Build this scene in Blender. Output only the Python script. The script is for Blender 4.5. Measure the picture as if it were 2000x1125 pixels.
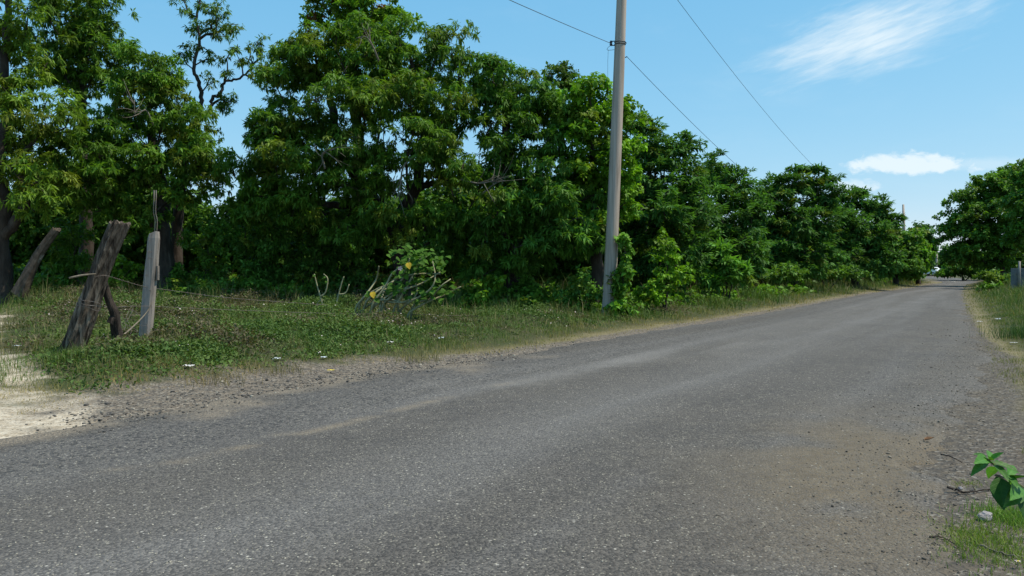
import bpy, math, random
import numpy as np
from mathutils import Vector

for o in list(bpy.data.objects):
    bpy.data.objects.remove(o)
scene = bpy.context.scene
C = scene.collection
R = math.radians

# ------------------------------------------------------------------ camera
CAM_H, FPX, HOR = 1.45, 1500.0, 530.0
cam_d = bpy.data.cameras.new('camera')
cam = bpy.data.objects.new('camera', cam_d)
C.objects.link(cam)
cam.location = (0, 0, CAM_H)
cam.rotation_euler = (R(90), 0, 0)
cam_d.sensor_width = 36
cam_d.lens = 27.0
cam_d.shift_y = -(562.5 - HOR) / 2000.0
cam_d.clip_start = 0.05
cam_d.clip_end = 6000
scene.camera = cam

# ------------------------------------------------------------------ light
SUN_EL, SUN_AZ = R(62), R(95)        # azimuth clockwise from +Y
world = bpy.data.worlds.new('World')
scene.world = world
world.use_nodes = True
sd = bpy.data.lights.new('sun', 'SUN')
sun = bpy.data.objects.new('sun', sd)
C.objects.link(sun)
sdir = Vector((math.sin(SUN_AZ) * math.cos(SUN_EL), math.cos(SUN_AZ) * math.cos(SUN_EL), math.sin(SUN_EL)))
sun.rotation_euler = (-sdir).to_track_quat('-Z', 'Y').to_euler()
sun.location = (20, -10, 40)
sd.energy = 5.0
sd.angle = R(0.53)
sd.color = (1.0, 0.92, 0.77)
scene.view_settings.view_transform = 'Standard'
scene.view_settings.look = 'None'
scene.view_settings.exposure = 0.12
scene.view_settings.gamma = 1.0
scene.view_settings.use_curve_mapping = False
scene.render.film_transparent = False
scene.render.filter_size = 1.9
scene.cycles.max_bounces = 9
scene.cycles.diffuse_bounces = 6
scene.cycles.glossy_bounces = 2
scene.cycles.transmission_bounces = 6
scene.cycles.transparent_max_bounces = 4


class NT:
    """small node-tree helper"""
    def __init__(s, tree):
        s.t = tree
        s.n = tree.nodes
        s.n.clear()

    def new(s, kind, **kw):
        n = s.n.new(kind)
        for k, v in kw.items():
            if k.startswith('i_'):
                key = k[2:]
                key = int(key) if key.isdigit() else key.replace('_', ' ')
                s.set(n.inputs[key], v)
            else:
                setattr(n, k, v)
        return n

    def set(s, sock, v):
        if isinstance(v, bpy.types.NodeSocket):
            s.t.links.new(v, sock)
        else:
            sock.default_value = v

    def math(s, op, a, b=0.0, clamp=False):
        n = s.n.new('ShaderNodeMath')
        n.operation = op
        n.use_clamp = clamp
        s.set(n.inputs[0], a)
        s.set(n.inputs[1], b)
        return n.outputs[0]

    def mix(s, f, a, b, mode='MIX'):
        n = s.n.new('ShaderNodeMix')
        n.data_type = 'RGBA'
        n.blend_type = mode
        s.set(n.inputs[0], f)
        s.set(n.inputs[6], a)
        s.set(n.inputs[7], b)
        return n.outputs[2]

    def noise(s, vec, scale, detail=4.0, rough=0.55, out=0, dist=0.0):
        n = s.n.new('ShaderNodeTexNoise')
        if vec is not None:
            s.t.links.new(vec, n.inputs['Vector'])
        n.inputs['Scale'].default_value = scale
        n.inputs['Detail'].default_value = detail
        n.inputs['Roughness'].default_value = rough
        n.inputs['Distortion'].default_value = dist
        return n.outputs[out]

    def ramp(s, f, lo, hi, a=0.0, b=1.0):
        n = s.n.new('ShaderNodeMapRange')
        n.interpolation_type = 'SMOOTHSTEP'
        s.set(n.inputs[0], f)
        n.inputs[1].default_value = lo
        n.inputs[2].default_value = hi
        n.inputs[3].default_value = a
        n.inputs[4].default_value = b
        return n.outputs[0]

    def link(s, a, b):
        s.t.links.new(a, b)


# sky: Nishita plus thin cirrus and small cumulus placed by direction
w = NT(world.node_tree)
sky = w.new('ShaderNodeTexSky', sky_type='NISHITA', sun_disc=False, sun_elevation=SUN_EL,
            sun_rotation=SUN_AZ, altitude=0.0, air_density=1.0, dust_density=0.0, ozone_density=1.0)
tc = w.new('ShaderNodeTexCoord')
sx = w.new('ShaderNodeSeparateXYZ')
w.link(tc.outputs['Generated'], sx.inputs[0])
az = w.math('ARCTAN2', sx.outputs[0], sx.outputs[1])
el = w.math('ARCSINE', sx.outputs[2])
azel = w.new('ShaderNodeCombineXYZ')
w.set(azel.inputs[0], az)
w.set(azel.inputs[1], el)


def cloud_mask(caz, cel, raz, rel, tilt, stretch, scale, lo, hi, amp=1.0, detail=7.0, flat=1.0):
    """soft ellipse around a direction times a stretched fractal noise"""
    a = w.math('SUBTRACT', az, caz)
    e = w.math('SUBTRACT', el, cel)
    c, s_ = math.cos(tilt), math.sin(tilt)
    u = w.math('ADD', w.math('MULTIPLY', a, c), w.math('MULTIPLY', e, s_))
    v = w.math('SUBTRACT', w.math('MULTIPLY', e, c), w.math('MULTIPLY', a, s_))
    d = w.math('SQRT', w.math('ADD', w.math('POWER', w.math('DIVIDE', w.math('ABSOLUTE', u), raz), 2.0),
                              w.math('POWER', w.math('DIVIDE', w.math('ABSOLUTE', v), w.math('ADD', rel * flat, w.math('MULTIPLY', w.math('GREATER_THAN', v, 0.0), rel * (1 - flat)))), 2.0)))
    cv = w.new('ShaderNodeCombineXYZ')
    w.set(cv.inputs[0], u)
    w.set(cv.inputs[1], w.math('MULTIPLY', v, stretch))
    n = w.noise(cv.outputs[0], scale, detail, 0.6, dist=0.3)
    m = w.math('SUBTRACT', w.math('ADD', w.math('MULTIPLY', w.math('SUBTRACT', n, 0.5), amp), 1.0), d)
    return w.ramp(m, lo, hi)


def dirpx(px, py):
    u, v = (px - 1000) / FPX, (HOR - py) / FPX
    return math.atan2(u, 1.0), math.asin(v / math.sqrt(1 + u * u + v * v))


a1, e1 = dirpx(1690, 75)
cir = w.math('MULTIPLY', cloud_mask(a1, e1, 0.112, 0.040, R(12), 4.5, 12.0, -0.40, 0.95, amp=1.9), cloud_mask(a1, e1, 0.6, 0.4, R(17), 7.0, 20.0, 0.05, 1.25, amp=1.8, detail=9.0))
a2, e2 = dirpx(1775, 320)
cum = cloud_mask(a2, e2 - 0.003, 0.078, 0.019, R(-2), 1.6, 42.0, 0.0, 0.55, amp=2.0, detail=9.0, flat=0.55)
a3, e3 = dirpx(1665, 366)
cum2 = cloud_mask(a3, e3, 0.034, 0.012, 0, 1.3, 60.0, 0.0, 0.6, amp=1.8, flat=0.6)
a4, e4 = dirpx(1930, 320)
cum3 = cloud_mask(a4, e4, 0.05, 0.010, 0, 1.5, 40.0, 0.0, 0.8)
# thin veil everywhere, as real cirrus
vs = w.new('ShaderNodeVectorMath', operation='MULTIPLY')
w.link(azel.outputs[0], vs.inputs[0])
vs.inputs[1].default_value = (3.0, 9.0, 1.0)
veil = w.ramp(w.noise(vs.outputs[0], 1.6, 8.0, 0.6, dist=0.4), 0.50, 0.95, 0.0, 0.14)
f = w.math('MAXIMUM', w.math('MULTIPLY', cir, 0.80), veil)
f = w.math('MAXIMUM', f, w.math('MULTIPLY', cum, 0.86))
f = w.math('MAXIMUM', f, w.math('MULTIPLY', cum2, 0.55))
f = w.math('MAXIMUM', f, w.math('MULTIPLY', cum3, 0.3))
SKYS = 0.14
# one tone curve for the whole sky: the camera's rendering of this clear tropical blue
sc = w.new('ShaderNodeSeparateColor')
w.link(sky.outputs[0], sc.inputs[0])
chan = []
for k_, (gain, pw) in enumerate(((0.64, 0.84), (0.735, 0.43), (0.865, 0.26))):
    v_ = w.math('POWER', w.math('MAXIMUM', w.math('MULTIPLY', sc.outputs[k_], SKYS), 0.001), pw)
    chan.append(w.math('MULTIPLY', v_, gain / SKYS))
skyc = w.new('ShaderNodeCombineColor')
for k_ in range(3):
    w.set(skyc.inputs[k_], chan[k_])
col = w.mix(f, skyc.outputs[0], (0.80 / SKYS, 0.90 / SKYS, 0.95 / SKYS, 1))
bg = w.new('ShaderNodeBackground', i_Strength=SKYS, i_Color=col)
out = w.new('ShaderNodeOutputWorld')
w.link(bg.outputs[0], out.inputs[0])

# ------------------------------------------------------------------ helpers
rng = np.random.default_rng(11)


def P(px, py, Y):
    """point on the sight line through photo pixel at real distance Y"""
    return np.array(((px - 1000) / FPX * Y, Y, CAM_H + (HOR - py) / FPX * Y))


def sstep(a, b, x):
    t = np.clip((np.asarray(x, float) - a) / (b - a), 0, 1)
    return t * t * (3 - 2 * t)


def _hash(ix, iy, iz, seed):
    h = (ix.astype(np.int64) * 374761393 + iy.astype(np.int64) * 668265263 + iz.astype(np.int64) * 2147483647
         + seed * 974634777) & 0x7fffffff
    h = ((h ^ (h >> 13)) * 1274126177) & 0x7fffffff
    h = (h ^ (h >> 16)) & 0xffffff
    return h / float(0xffffff)


def vnoise(x, y, z=None, seed=0):
    x = np.asarray(x, float)
    y = np.asarray(y, float)
    z = np.zeros_like(x) if z is None else np.asarray(z, float)
    fx, fy, fz = np.floor(x), np.floor(y), np.floor(z)
    tx, ty, tz = x - fx, y - fy, z - fz
    tx, ty, tz = tx * tx * (3 - 2 * tx), ty * ty * (3 - 2 * ty), tz * tz * (3 - 2 * tz)
    r = 0
    for dx in (0, 1):
        for dy in (0, 1):
            for dz in (0, 1):
                wgt = (tx if dx else 1 - tx) * (ty if dy else 1 - ty) * (tz if dz else 1 - tz)
                r = r + wgt * _hash(fx + dx, fy + dy, fz + dz, seed)
    return r


def fbm(x, y, z=None, oct=4, seed=0):
    r, a, s, t = 0, 1.0, 1.0, 0
    for k in range(oct):
        r = r + a * vnoise(np.asarray(x) * s, np.asarray(y) * s, None if z is None else np.asarray(z) * s, seed + k)
        t += a
        a *= 0.5
        s *= 2.03
    return r / t


def make_mesh(name, verts, faces, col=None, smooth=False, attrs=None):
    """faces: (n,k) int array with one k"""
    me = bpy.data.meshes.new(name)
    verts = np.asarray(verts, np.float32)
    faces = np.asarray(faces, np.int32)
    n, k = faces.shape
    me.vertices.add(len(verts))
    me.vertices.foreach_set('co', verts.ravel())
    me.loops.add(n * k)
    me.loops.foreach_set('vertex_index', faces.ravel())
    me.polygons.add(n)
    me.polygons.foreach_set('loop_start', np.arange(0, n * k, k, dtype=np.int32))
    me.polygons.foreach_set('loop_total', np.full(n, k, np.int32))
    if smooth:
        me.polygons.foreach_set('use_smooth', np.ones(n, bool))
    if col is not None:
        a = me.color_attributes.new('Col', 'FLOAT_COLOR', 'POINT')
        c4 = np.ones((len(verts), 4), np.float32)
        c4[:, :3] = col
        a.data.foreach_set('color', c4.ravel())
    for nm, val in (attrs or {}).items():
        a = me.attributes.new(nm, 'FLOAT', 'POINT')
        a.data.foreach_set('value', np.asarray(val, np.float32))
    me.update()
    me.validate()
    return me


def obj(name, me, mat, parent=None, label=None, cat=None, group=None, kind=None, loc=None):
    o = bpy.data.objects.new(name, me)
    C.objects.link(o)
    if me is not None and mat is not None and not me.materials:
        me.materials.append(mat)
    if parent is not None:
        o.parent = parent
    if loc is not None:
        o.location = loc
    if label:
        o['label'] = label
    if cat:
        o['category'] = cat
    if group:
        o['group'] = group
    if kind:
        o['kind'] = kind
    return o


def thing(name, label, cat, loc, group=None):
    o = obj(name, None, None, None, label, cat, group, None, tuple(float(v) for v in loc))
    o.empty_display_size = 0.3
    return o


class MB:
    """collects verts and mixed faces for one mesh"""
    def __init__(s):
        s.v = []
        s.f = []
        s.smooth = False

    def add(s, verts, faces):
        b = len(s.v)
        s.v += [tuple(map(float, p)) for p in verts]
        s.f += [tuple(int(i) + b for i in fc) for fc in faces]

    def tube(s, pts, rad, sides=8, cap=True):
        pts = [np.asarray(p, float) for p in pts]
        if np.isscalar(rad):
            rad = [rad] * len(pts)
        b = len(s.v)
        ref = None
        for i, p in enumerate(pts):
            d = pts[min(i + 1, len(pts) - 1)] - pts[max(i - 1, 0)]
            d = d / (np.linalg.norm(d) + 1e-9)
            if ref is None:
                ref = np.array((1.0, 0, 0)) if abs(d[0]) < 0.8 else np.array((0, 1.0, 0))
            u = ref - d * np.dot(ref, d)
            u /= np.linalg.norm(u) + 1e-9
            ref = u
            v = np.cross(d, u)
            for k in range(sides):
                a = 2 * math.pi * k / sides
                s.v.append(tuple(p + rad[i] * (math.cos(a) * u + math.sin(a) * v)))
        for i in range(len(pts) - 1):
            for k in range(sides):
                k2 = (k + 1) % sides
                s.f.append((b + i * sides + k, b + i * sides + k2, b + (i + 1) * sides + k2, b + (i + 1) * sides + k))
        if cap:
            s.f.append(tuple(b + k for k in reversed(range(sides))))
            e = b + (len(pts) - 1) * sides
            s.f.append(tuple(e + k for k in range(sides)))

    def box(s, c, size, rot=0.0, bev=0.0):
        cx, cy, cz = c
        hx, hy, hz = size[0] / 2, size[1] / 2, size[2] / 2
        vs = []
        for dz in (-hz, hz):
            for dx, dy in ((-hx, -hy), (hx, -hy), (hx, hy), (-hx, hy)):
                x = dx * math.cos(rot) - dy * math.sin(rot)
                y = dx * math.sin(rot) + dy * math.cos(rot)
                vs.append((cx + x, cy + y, cz + dz))
        s.add(vs, [(3, 2, 1, 0), (4, 5, 6, 7), (0, 1, 5, 4), (1, 2, 6, 5), (2, 3, 7, 6), (3, 0, 4, 7)])

    def mesh(s, name, smooth=False):
        me = bpy.data.meshes.new(name)
        me.from_pydata(s.v, [], s.f)
        if smooth:
            me.polygons.foreach_set('use_smooth', np.ones(len(me.polygons), bool))
        me.update()
        return me


def bez(p0, p1, p2, n):
    t = np.linspace(0, 1, n)[:, None]
    return (1 - t) ** 2 * np.asarray(p0) + 2 * t * (1 - t) * np.asarray(p1) + t * t * np.asarray(p2)


def smoothpath(pts, n):
    """Catmull-Rom through points"""
    pts = np.asarray(pts, float)
    p = np.vstack([2 * pts[0] - pts[1], pts, 2 * pts[-1] - pts[-2]])
    segs = len(pts) - 1
    outp = []
    for t in np.linspace(0, segs - 1e-6, n):
        i = int(t)
        u = t - i
        a, b, c, d = p[i], p[i + 1], p[i + 2], p[i + 3]
        outp.append(0.5 * ((2 * b) + (-a + c) * u + (2 * a - 5 * b + 4 * c - d) * u * u + (-a + 3 * b - 3 * c + d) * u ** 3))
    return np.array(outp)


# ------------------------------------------------------------------ materials
def mat_new(name):
    m = bpy.data.materials.new(name)
    m.use_nodes = True
    t = NT(m.node_tree)
    o = t.new('ShaderNodeOutputMaterial')
    return m, t, o


def mat_leaf(name, rough=0.42, trans=0.28, spec=0.45):
    m, t, o = mat_new(name)
    a = t.new('ShaderNodeAttribute', attribute_name='Col')
    p = t.new('ShaderNodeBsdfPrincipled', i_Roughness=rough, i_Base_Color=a.outputs['Color'])
    p.inputs['Specular IOR Level'].default_value = spec
    tcol = t.mix(1.0, a.outputs['Color'], (1.25, 1.35, 0.45, 1), 'MULTIPLY')
    tr = t.new('ShaderNodeBsdfTranslucent', i_Color=tcol)
    mx = t.new('ShaderNodeMixShader', i_0=trans)
    t.link(p.outputs[0], mx.inputs[1])
    t.link(tr.outputs[0], mx.inputs[2])
    t.link(mx.outputs[0], o.inputs[0])
    return m


def mat_noise(name, c1, c2, scale, rough=0.85, bump=0.3, c3=None, stretch=(1, 1, 1), bscale=None, spec=0.3, bdist=0.02):
    m, t, o = mat_new(name)
    tcn = t.new('ShaderNodeTexCoord')
    mp = t.new('ShaderNodeMapping')
    mp.inputs['Scale'].default_value = stretch
    t.link(tcn.outputs['Object'], mp.inputs[0])
    n = t.noise(mp.outputs[0], scale, 6.0, 0.62)
    col = t.mix(t.ramp(n, 0.32, 0.68), (*c1, 1), (*c2, 1))
    if c3:
        n2 = t.noise(mp.outputs[0], scale * 0.37, 5.0, 0.6, dist=0.6)
        col = t.mix(t.ramp(n2, 0.55, 0.68), col, (*c3, 1))
    p = t.new('ShaderNodeBsdfPrincipled', i_Roughness=rough, i_Base_Color=col)
    p.inputs['Specular IOR Level'].default_value = spec
    b = t.new('ShaderNodeBump', i_Strength=bump, i_Distance=bdist,
              i_Height=t.noise(mp.outputs[0], bscale or scale * 2.2, 6.0, 0.65))
    t.link(b.outputs[0], p.inputs['Normal'])
    t.link(p.outputs[0], o.inputs[0])
    return m


def mat_attr(name, rough=0.85, spec=0.25, nscale=40.0):
    m, t, o = mat_new(name)
    a = t.new('ShaderNodeAttribute', attribute_name='Col')
    tcn = t.new('ShaderNodeTexCoord')
    n = t.noise(tcn.outputs['Object'], nscale, 4.0)
    hs = t.new('ShaderNodeHueSaturation', i_Color=a.outputs['Color'], i_Value=t.ramp(n, 0.3, 0.7, 0.75, 1.25))
    p = t.new('ShaderNodeBsdfPrincipled', i_Roughness=rough, i_Base_Color=hs.outputs[0])
    p.inputs['Specular IOR Level'].default_value = spec
    t.link(p.outputs[0], o.inputs[0])
    return m


M_LEAF = mat_leaf('leaf_glossy', 0.55, 0.34, 0.16)
M_LEAFD = mat_leaf('leaf_feathery', 0.6, 0.34, 0.14)
M_GRASS = mat_leaf('grass_blade', 0.7, 0.25, 0.15)
M_BARK = mat_noise('bark', (0.030, 0.022, 0.017), (0.070, 0.055, 0.043), 6.0, 0.92, 0.8, (0.12, 0.105, 0.088), (1, 1, 0.25), bdist=0.04)
M_BARKP = mat_noise('bark_pale', (0.17, 0.155, 0.13), (0.30, 0.28, 0.24), 9.0, 0.92, 0.4, None, (1, 1, 0.3))
M_DEAD = mat_noise('bark_grey', (0.11, 0.095, 0.075), (0.20, 0.175, 0.14), 9.0, 0.92, 0.4, None, (1, 1, 0.3))
M_STEM = mat_noise('stem_pale_green', (0.20, 0.20, 0.11), (0.31, 0.29, 0.17), 14.0, 0.8, 0.2)
M_WOODOLD = mat_noise('weathered_wood', (0.022, 0.017, 0.013), (0.150, 0.120, 0.094), 10.0, 0.95, 1.0, (0.26, 0.215, 0.17), (2.2, 2.2, 0.22), 16.0, 0.15, 0.03)
M_WOODDK = mat_noise('dark_rotten_wood', (0.018, 0.014, 0.012), (0.07, 0.055, 0.045), 12.0, 0.95, 0.9, None, (1.5, 1.5, 0.4), 20.0, 0.15, 0.03)
M_WOODGR = mat_noise('grey_plank_wood', (0.20, 0.172, 0.15), (0.31, 0.27, 0.24), 8.0, 0.9, 0.7, (0.13, 0.108, 0.09), (2.5, 2.5, 0.15), 22.0, 0.2, 0.012)
M_WOODLT = mat_noise('pale_stick_wood', (0.13, 0.105, 0.075), (0.21, 0.175, 0.13), 15.0, 0.9, 0.3)
M_POLE = mat_noise('pole_wood', (0.33, 0.265, 0.215), (0.47, 0.39, 0.325), 4.0, 0.9, 0.5, (0.24, 0.19, 0.15), (3.0, 3.0, 0.10), 9.0, 0.2, 0.01)
M_WIRE = mat_noise('dark_wire', (0.03, 0.03, 0.032), (0.06, 0.06, 0.06), 20.0, 0.6, 0.1)
M_WIREG = mat_noise('rusty_galvanised_wire', (0.12, 0.12, 0.12), (0.16, 0.11, 0.08), 20.0, 0.6, 0.1)
M_IRON = mat_noise('dark_iron', (0.03, 0.035, 0.045), (0.07, 0.07, 0.08), 30.0, 0.55, 0.2)
M_STONE = mat_attr('stone_chips', 0.9, 0.2, 60.0)
M_PAPER = mat_noise('white_litter', (0.36, 0.35, 0.33), (0.52, 0.51, 0.49), 12.0, 0.7, 0.3)
M_PLAST = mat_noise('pale_plastic_litter', (0.42, 0.47, 0.50), (0.60, 0.64, 0.66), 14.0, 0.35, 0.3, spec=0.5)
M_YELL = mat_noise('yellow_litter', (0.60, 0.45, 0.03), (0.72, 0.58, 0.06), 14.0, 0.5, 0.2)
M_TIN = mat_noise('grey_zinc_sheet', (0.09, 0.11, 0.115), (0.15, 0.17, 0.175), 5.0, 0.6, 0.1)
M_CARW = mat_noise('white_car_paint', (0.72, 0.73, 0.74), (0.78, 0.79, 0.80), 2.0, 0.3, 0.0, spec=0.5)
M_GLASS = mat_noise('dark_car_glass', (0.02, 0.025, 0.03), (0.03, 0.035, 0.04), 2.0, 0.08, 0.0, spec=0.6)
M_TYRE = mat_noise('tyre_rubber', (0.02, 0.02, 0.02), (0.03, 0.03, 0.03), 20.0, 0.9, 0.1)
M_LAMP = mat_noise('lamp_lens', (0.6, 0.6, 0.6), (0.7, 0.7, 0.7), 5.0, 0.2, 0.0, spec=0.6)
M_RIM = mat_noise('grey_rim', (0.3, 0.3, 0.3), (0.4, 0.4, 0.4), 5.0, 0.4, 0.0, spec=0.5)
M_PETAL = mat_noise('petal', (0.60, 0.50, 0.50), (0.66, 0.56, 0.55), 10.0, 0.7, 0.0)
M_DRYLEAF = mat_noise('dry_leaf', (0.20, 0.10, 0.05), (0.32, 0.18, 0.09), 20.0, 0.85, 0.2)
M_SANDSTONE = mat_noise('loose_stone', (0.22, 0.19, 0.19), (0.36, 0.33, 0.32), 14.0, 0.9, 0.5)

# ------------------------------------------------------------------ terrain
LEFT = np.array([(-46, -38), (-30, -20), (-18.5, -6.5), (-9.6, 2.0), (-4.6, 6.8), (-2.3, 10.6), (0.0, 13.6), (2.4, 17.4), (9.0, 27.2),
                 (24.2, 51.8), (31.4, 62), (41.7, 78), (56, 100), (64, 118), (66, 135), (60, 152), (40, 175)], float)
RIGHT = np.array([(-40, -44), (-24, -27), (-11, -13.5), (0.0, 0.6), (2.5, 4.2), (5.1, 8.4), (8.0, 12.8), (11.9, 19.8), (18.3, 31),
                  (28.3, 48.3), (41.2, 70), (51.0, 86), (63, 104), (70, 120), (72, 137), (67, 157), (48, 180)], float)
TRACK = np.array([(-4.9, 5.5), (-6.35, 7.2), (-7.95, 9.0), (-10.5, 12.1), (-12.7, 16.6), (-18, 23), (-30, 32)], float)


def sdist(poly, x, y):
    """signed distance to a polyline, positive on its left-hand side"""
    x = np.asarray(x, float)
    y = np.asarray(y, float)
    best = np.full(x.shape, 1e9)
    sg = np.zeros(x.shape)
    for a, b in zip(poly[:-1], poly[1:]):
        d = b - a
        t = np.clip(((x - a[0]) * d[0] + (y - a[1]) * d[1]) / (d @ d), 0, 1)
        ex, ey = x - a[0] - t * d[0], y - a[1] - t * d[1]
        ds = np.hypot(ex, ey)
        m = ds < best
        best = np.where(m, ds, best)
        sg = np.where(m, np.sign(d[0] * (y - a[1]) - d[1] * (x - a[0])), sg)
    return best * np.where(sg == 0, 1, sg)


def zroad(y):
    return 0.75 * sstep(92, 150, y)


def ground_h(x, y, parts=False):
    x = np.asarray(x, float)
    y = np.asarray(y, float)
    dl = sdist(LEFT, x, y)
    dr = -sdist(RIGHT, x, y)
    td = np.abs(sdist(TRACK, x, y))
    tr = 1 - sstep(1.3, 3.0, td)
    rise = 0.27 * sstep(0.25, 3.2, dl) + 0.30 * sstep(4, 13, dl)
    rise = rise * (1 - 0.45 * tr)
    riseR = 0.30 * sstep(0.4, 3.0, dr) + 0.25 * sstep(3, 9, dr)
    riseR = riseR * sstep(6.0, 14.0, y) + 0.06 * sstep(0.1, 1.2, dr) * (1 - sstep(6, 14, y))
    off = np.maximum(dl, dr)
    bump = (fbm(x * 0.55, y * 0.55, oct=4, seed=3) - 0.5) * 0.22 * sstep(0.3, 2.5, off) + \
           (fbm(x * 2.3, y * 2.3, oct=3, seed=9) - 0.5) * 0.05 * sstep(0.1, 0.6, off)
    inside = 1 - sstep(-0.35, 0.08, off)
    z = zroad(y) + rise + riseR + bump - 0.03 * inside - 0.006
    if parts:
        return z, dl, dr, td
    return z


def gz(x, y):
    return float(ground_h(np.array([x]), np.array([y]))[0])


def axis(lo, hi, fine_lo, fine_hi, step, growth=1.12):
    a = list(np.arange(fine_lo, fine_hi, step))
    s, p = step, fine_hi
    while p < hi:
        a.append(p)
        s *= growth
        p += s
    a.append(hi)
    s, p = step, fine_lo
    while p > lo:
        s *= growth
        p -= s
        a.insert(0, max(p, lo))
    return np.array(sorted(set(a)))


gx = axis(-1500, 1500, -13, 12, 0.14, 1.045)
gy = axis(-120, 2600, 2.0, 26, 0.15, 1.045)
X, Y = np.meshgrid(gx, gy)
Z, DL, DR, TD = ground_h(X.ravel(), Y.ravel(), True)
nx, ny = len(gx), len(gy)
ii = np.arange(nx * ny).reshape(ny, nx)
gf = np.stack([ii[:-1, :-1], ii[:-1, 1:], ii[1:, 1:], ii[1:, :-1]], -1).reshape(-1, 4)
xr, yr = X.ravel(), Y.ravel()
nz = fbm(xr * 0.8, yr * 0.8, oct=5, seed=21)
nz2 = fbm(xr * 2.7, yr * 2.7, oct=4, seed=31)
near = 1 - sstep(10.5, 15.0, yr)
edge = np.maximum(DL, DR)
# gravel shoulder: wide near the camera on the left, thin further on; wide on the right
shl = 0.15 + 1.1 * near * sstep(-14, -2, xr) + 0.25
gravel = (1 - sstep(0.7, 1.25, (DL / shl) + (nz2 - 0.5) * 0.9)) * (DL > -1)
shr = 0.12 + 0.28 * (1 - sstep(11, 18, yr))
gravelR = (1 - sstep(0.7, 1.3, (DR / shr) + (nz2 - 0.5) * 0.9)) * (DR > -1)
bare = ((1 - sstep(1.2, 2.6, DR + (nz - .5) * 2.0)) * (1 - sstep(6.5, 9, yr))) * (DR > -.6)
sandm = 1 - sstep(0.8, 1.25, TD / 1.65 + (nz2 - 0.5) * 1.1)
gravel = np.clip(gravel, 0, 1)
gravelR = np.clip(gravelR, 0, 1)
straw = (1 - sstep(0.35, 1.3, edge / (0.85 - 0.25 * (DR > 0)) + (nz - 0.5) * 0.8)) * (edge > -0.6)
ground_me = make_mesh('ground', np.stack([xr, yr, Z], 1), gf, None, True,
                      {'gravel': gravel, 'sand': sandm, 'straw': straw, 'bare': bare, 'gravelr': gravelR})

m, t, o = mat_new('ground_soil')
tcn = t.new('ShaderNodeTexCoord')
oc = tcn.outputs['Object']
A = {k: t.new('ShaderNodeAttribute', attribute_name=k).outputs['Fac'] for k in ('gravel', 'sand', 'straw', 'bare', 'gravelr')}
n1 = t.noise(oc, 1.1, 7, 0.6)
n2 = t.noise(oc, 9.0, 6, 0.65)
n3 = t.noise(oc, 45.0, 5, 0.65)
soil = t.mix(t.ramp(n1, 0.35, 0.65), (0.045, 0.062, 0.022, 1), (0.075, 0.066, 0.036, 1))
soil = t.mix(t.ramp(n2, 0.3, 0.7), soil, (0.05, 0.055, 0.024, 1))
strawc = t.mix(t.ramp(n2, 0.35, 0.65), (0.17, 0.14, 0.072, 1), (0.24, 0.20, 0.115, 1))
soil = t.mix(t.math('MULTIPLY', A['straw'], 0.85), soil, strawc)
brown = t.mix(t.ramp(n3, 0.3, 0.7), (0.062, 0.048, 0.037, 1), (0.115, 0.092, 0.07, 1))
soil = t.mix(A['bare'], soil, brown)
vor = t.new('ShaderNodeTexVoronoi', i_Scale=42.0)
t.link(oc, vor.inputs['Vector'])
sv = t.new('ShaderNodeSeparateColor')
t.link(vor.outputs['Color'], sv.inputs[0])
gcol = t.mix(t.ramp(n2, 0.38, 0.66), (0.092, 0.080, 0.068, 1), (0.185, 0.147, 0.108, 1))
gcol = t.mix(t.ramp(sv.outputs[0], 0.55, 1.0, 0.0, 0.8), gcol, (0.26, 0.23, 0.19, 1))
gcol = t.mix(t.ramp(sv.outputs[1], 0.72, 0.9, 0.0, 0.8), gcol, (0.05, 0.048, 0.046, 1))
soil = t.mix(A['gravel'], soil, gcol)
gdark = t.mix(t.ramp(n2, 0.38, 0.66), (0.082, 0.071, 0.060, 1), (0.125, 0.102, 0.076, 1))
gdark = t.mix(t.ramp(sv.outputs[0], 0.75, 1.0, 0.0, 0.7), gdark, (0.24, 0.22, 0.19, 1))
gdark = t.mix(t.ramp(sv.outputs[1], 0.70, 0.9, 0.0, 0.7), gdark, (0.045, 0.043, 0.042, 1))
soil = t.mix(A['gravelr'], soil, gdark)
sandc = t.mix(t.ramp(n2, 0.35, 0.68), (0.52, 0.45, 0.355, 1), (0.34, 0.275, 0.195, 1))
sandc = t.mix(t.ramp(sv.outputs[0], 0.8, 1.0, 0.0, 0.5), sandc, (0.52, 0.46, 0.38, 1))
sandc = t.mix(t.ramp(sv.outputs[1], 0.75, 0.9, 0.0, 0.6), sandc, (0.16, 0.13, 0.095, 1))
sandc = t.mix(t.ramp(n1, 0.52, 0.66, 0.0, 0.3), sandc, (0.24, 0.20, 0.13, 1))
soil = t.mix(A['sand'], soil, sandc)
p = t.new('ShaderNodeBsdfPrincipled', i_Roughness=0.95, i_Base_Color=soil)
p.inputs['Specular IOR Level'].default_value = 0.15
h = t.math('ADD', t.math('MULTIPLY', n3, 0.6), t.math('MULTIPLY', vor.outputs['Distance'], 0.8))
b = t.new('ShaderNodeBump', i_Strength=0.7, i_Distance=0.02, i_Height=h)
t.link(b.outputs[0], p.inputs['Normal'])
t.link(p.outputs[0], o.inputs[0])
obj('ground', ground_me, m, kind='structure')

# road: strip between the two edge lines, with ragged edges that sink into the ground
def resample(poly, n, bias=1.0):
    q = smoothpath(poly, 600)
    s = np.concatenate([[0], np.cumsum(np.linalg.norm(np.diff(q, axis=0), axis=1))])
    return q, s


NS, NU = 900, 56
ql, sl = resample(LEFT, NS)
qr, sr = resample(RIGHT, NS)
# station spacing fine near the camera
st = np.concatenate([np.linspace(0, 0.165, 60, endpoint=False), np.linspace(0.165, 0.40, 560, endpoint=False), np.linspace(0.40, 1.0, NS - 620)])
# match stations of the two edges by projecting on the road direction
dirv = np.array((0.54, 0.84))


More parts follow.
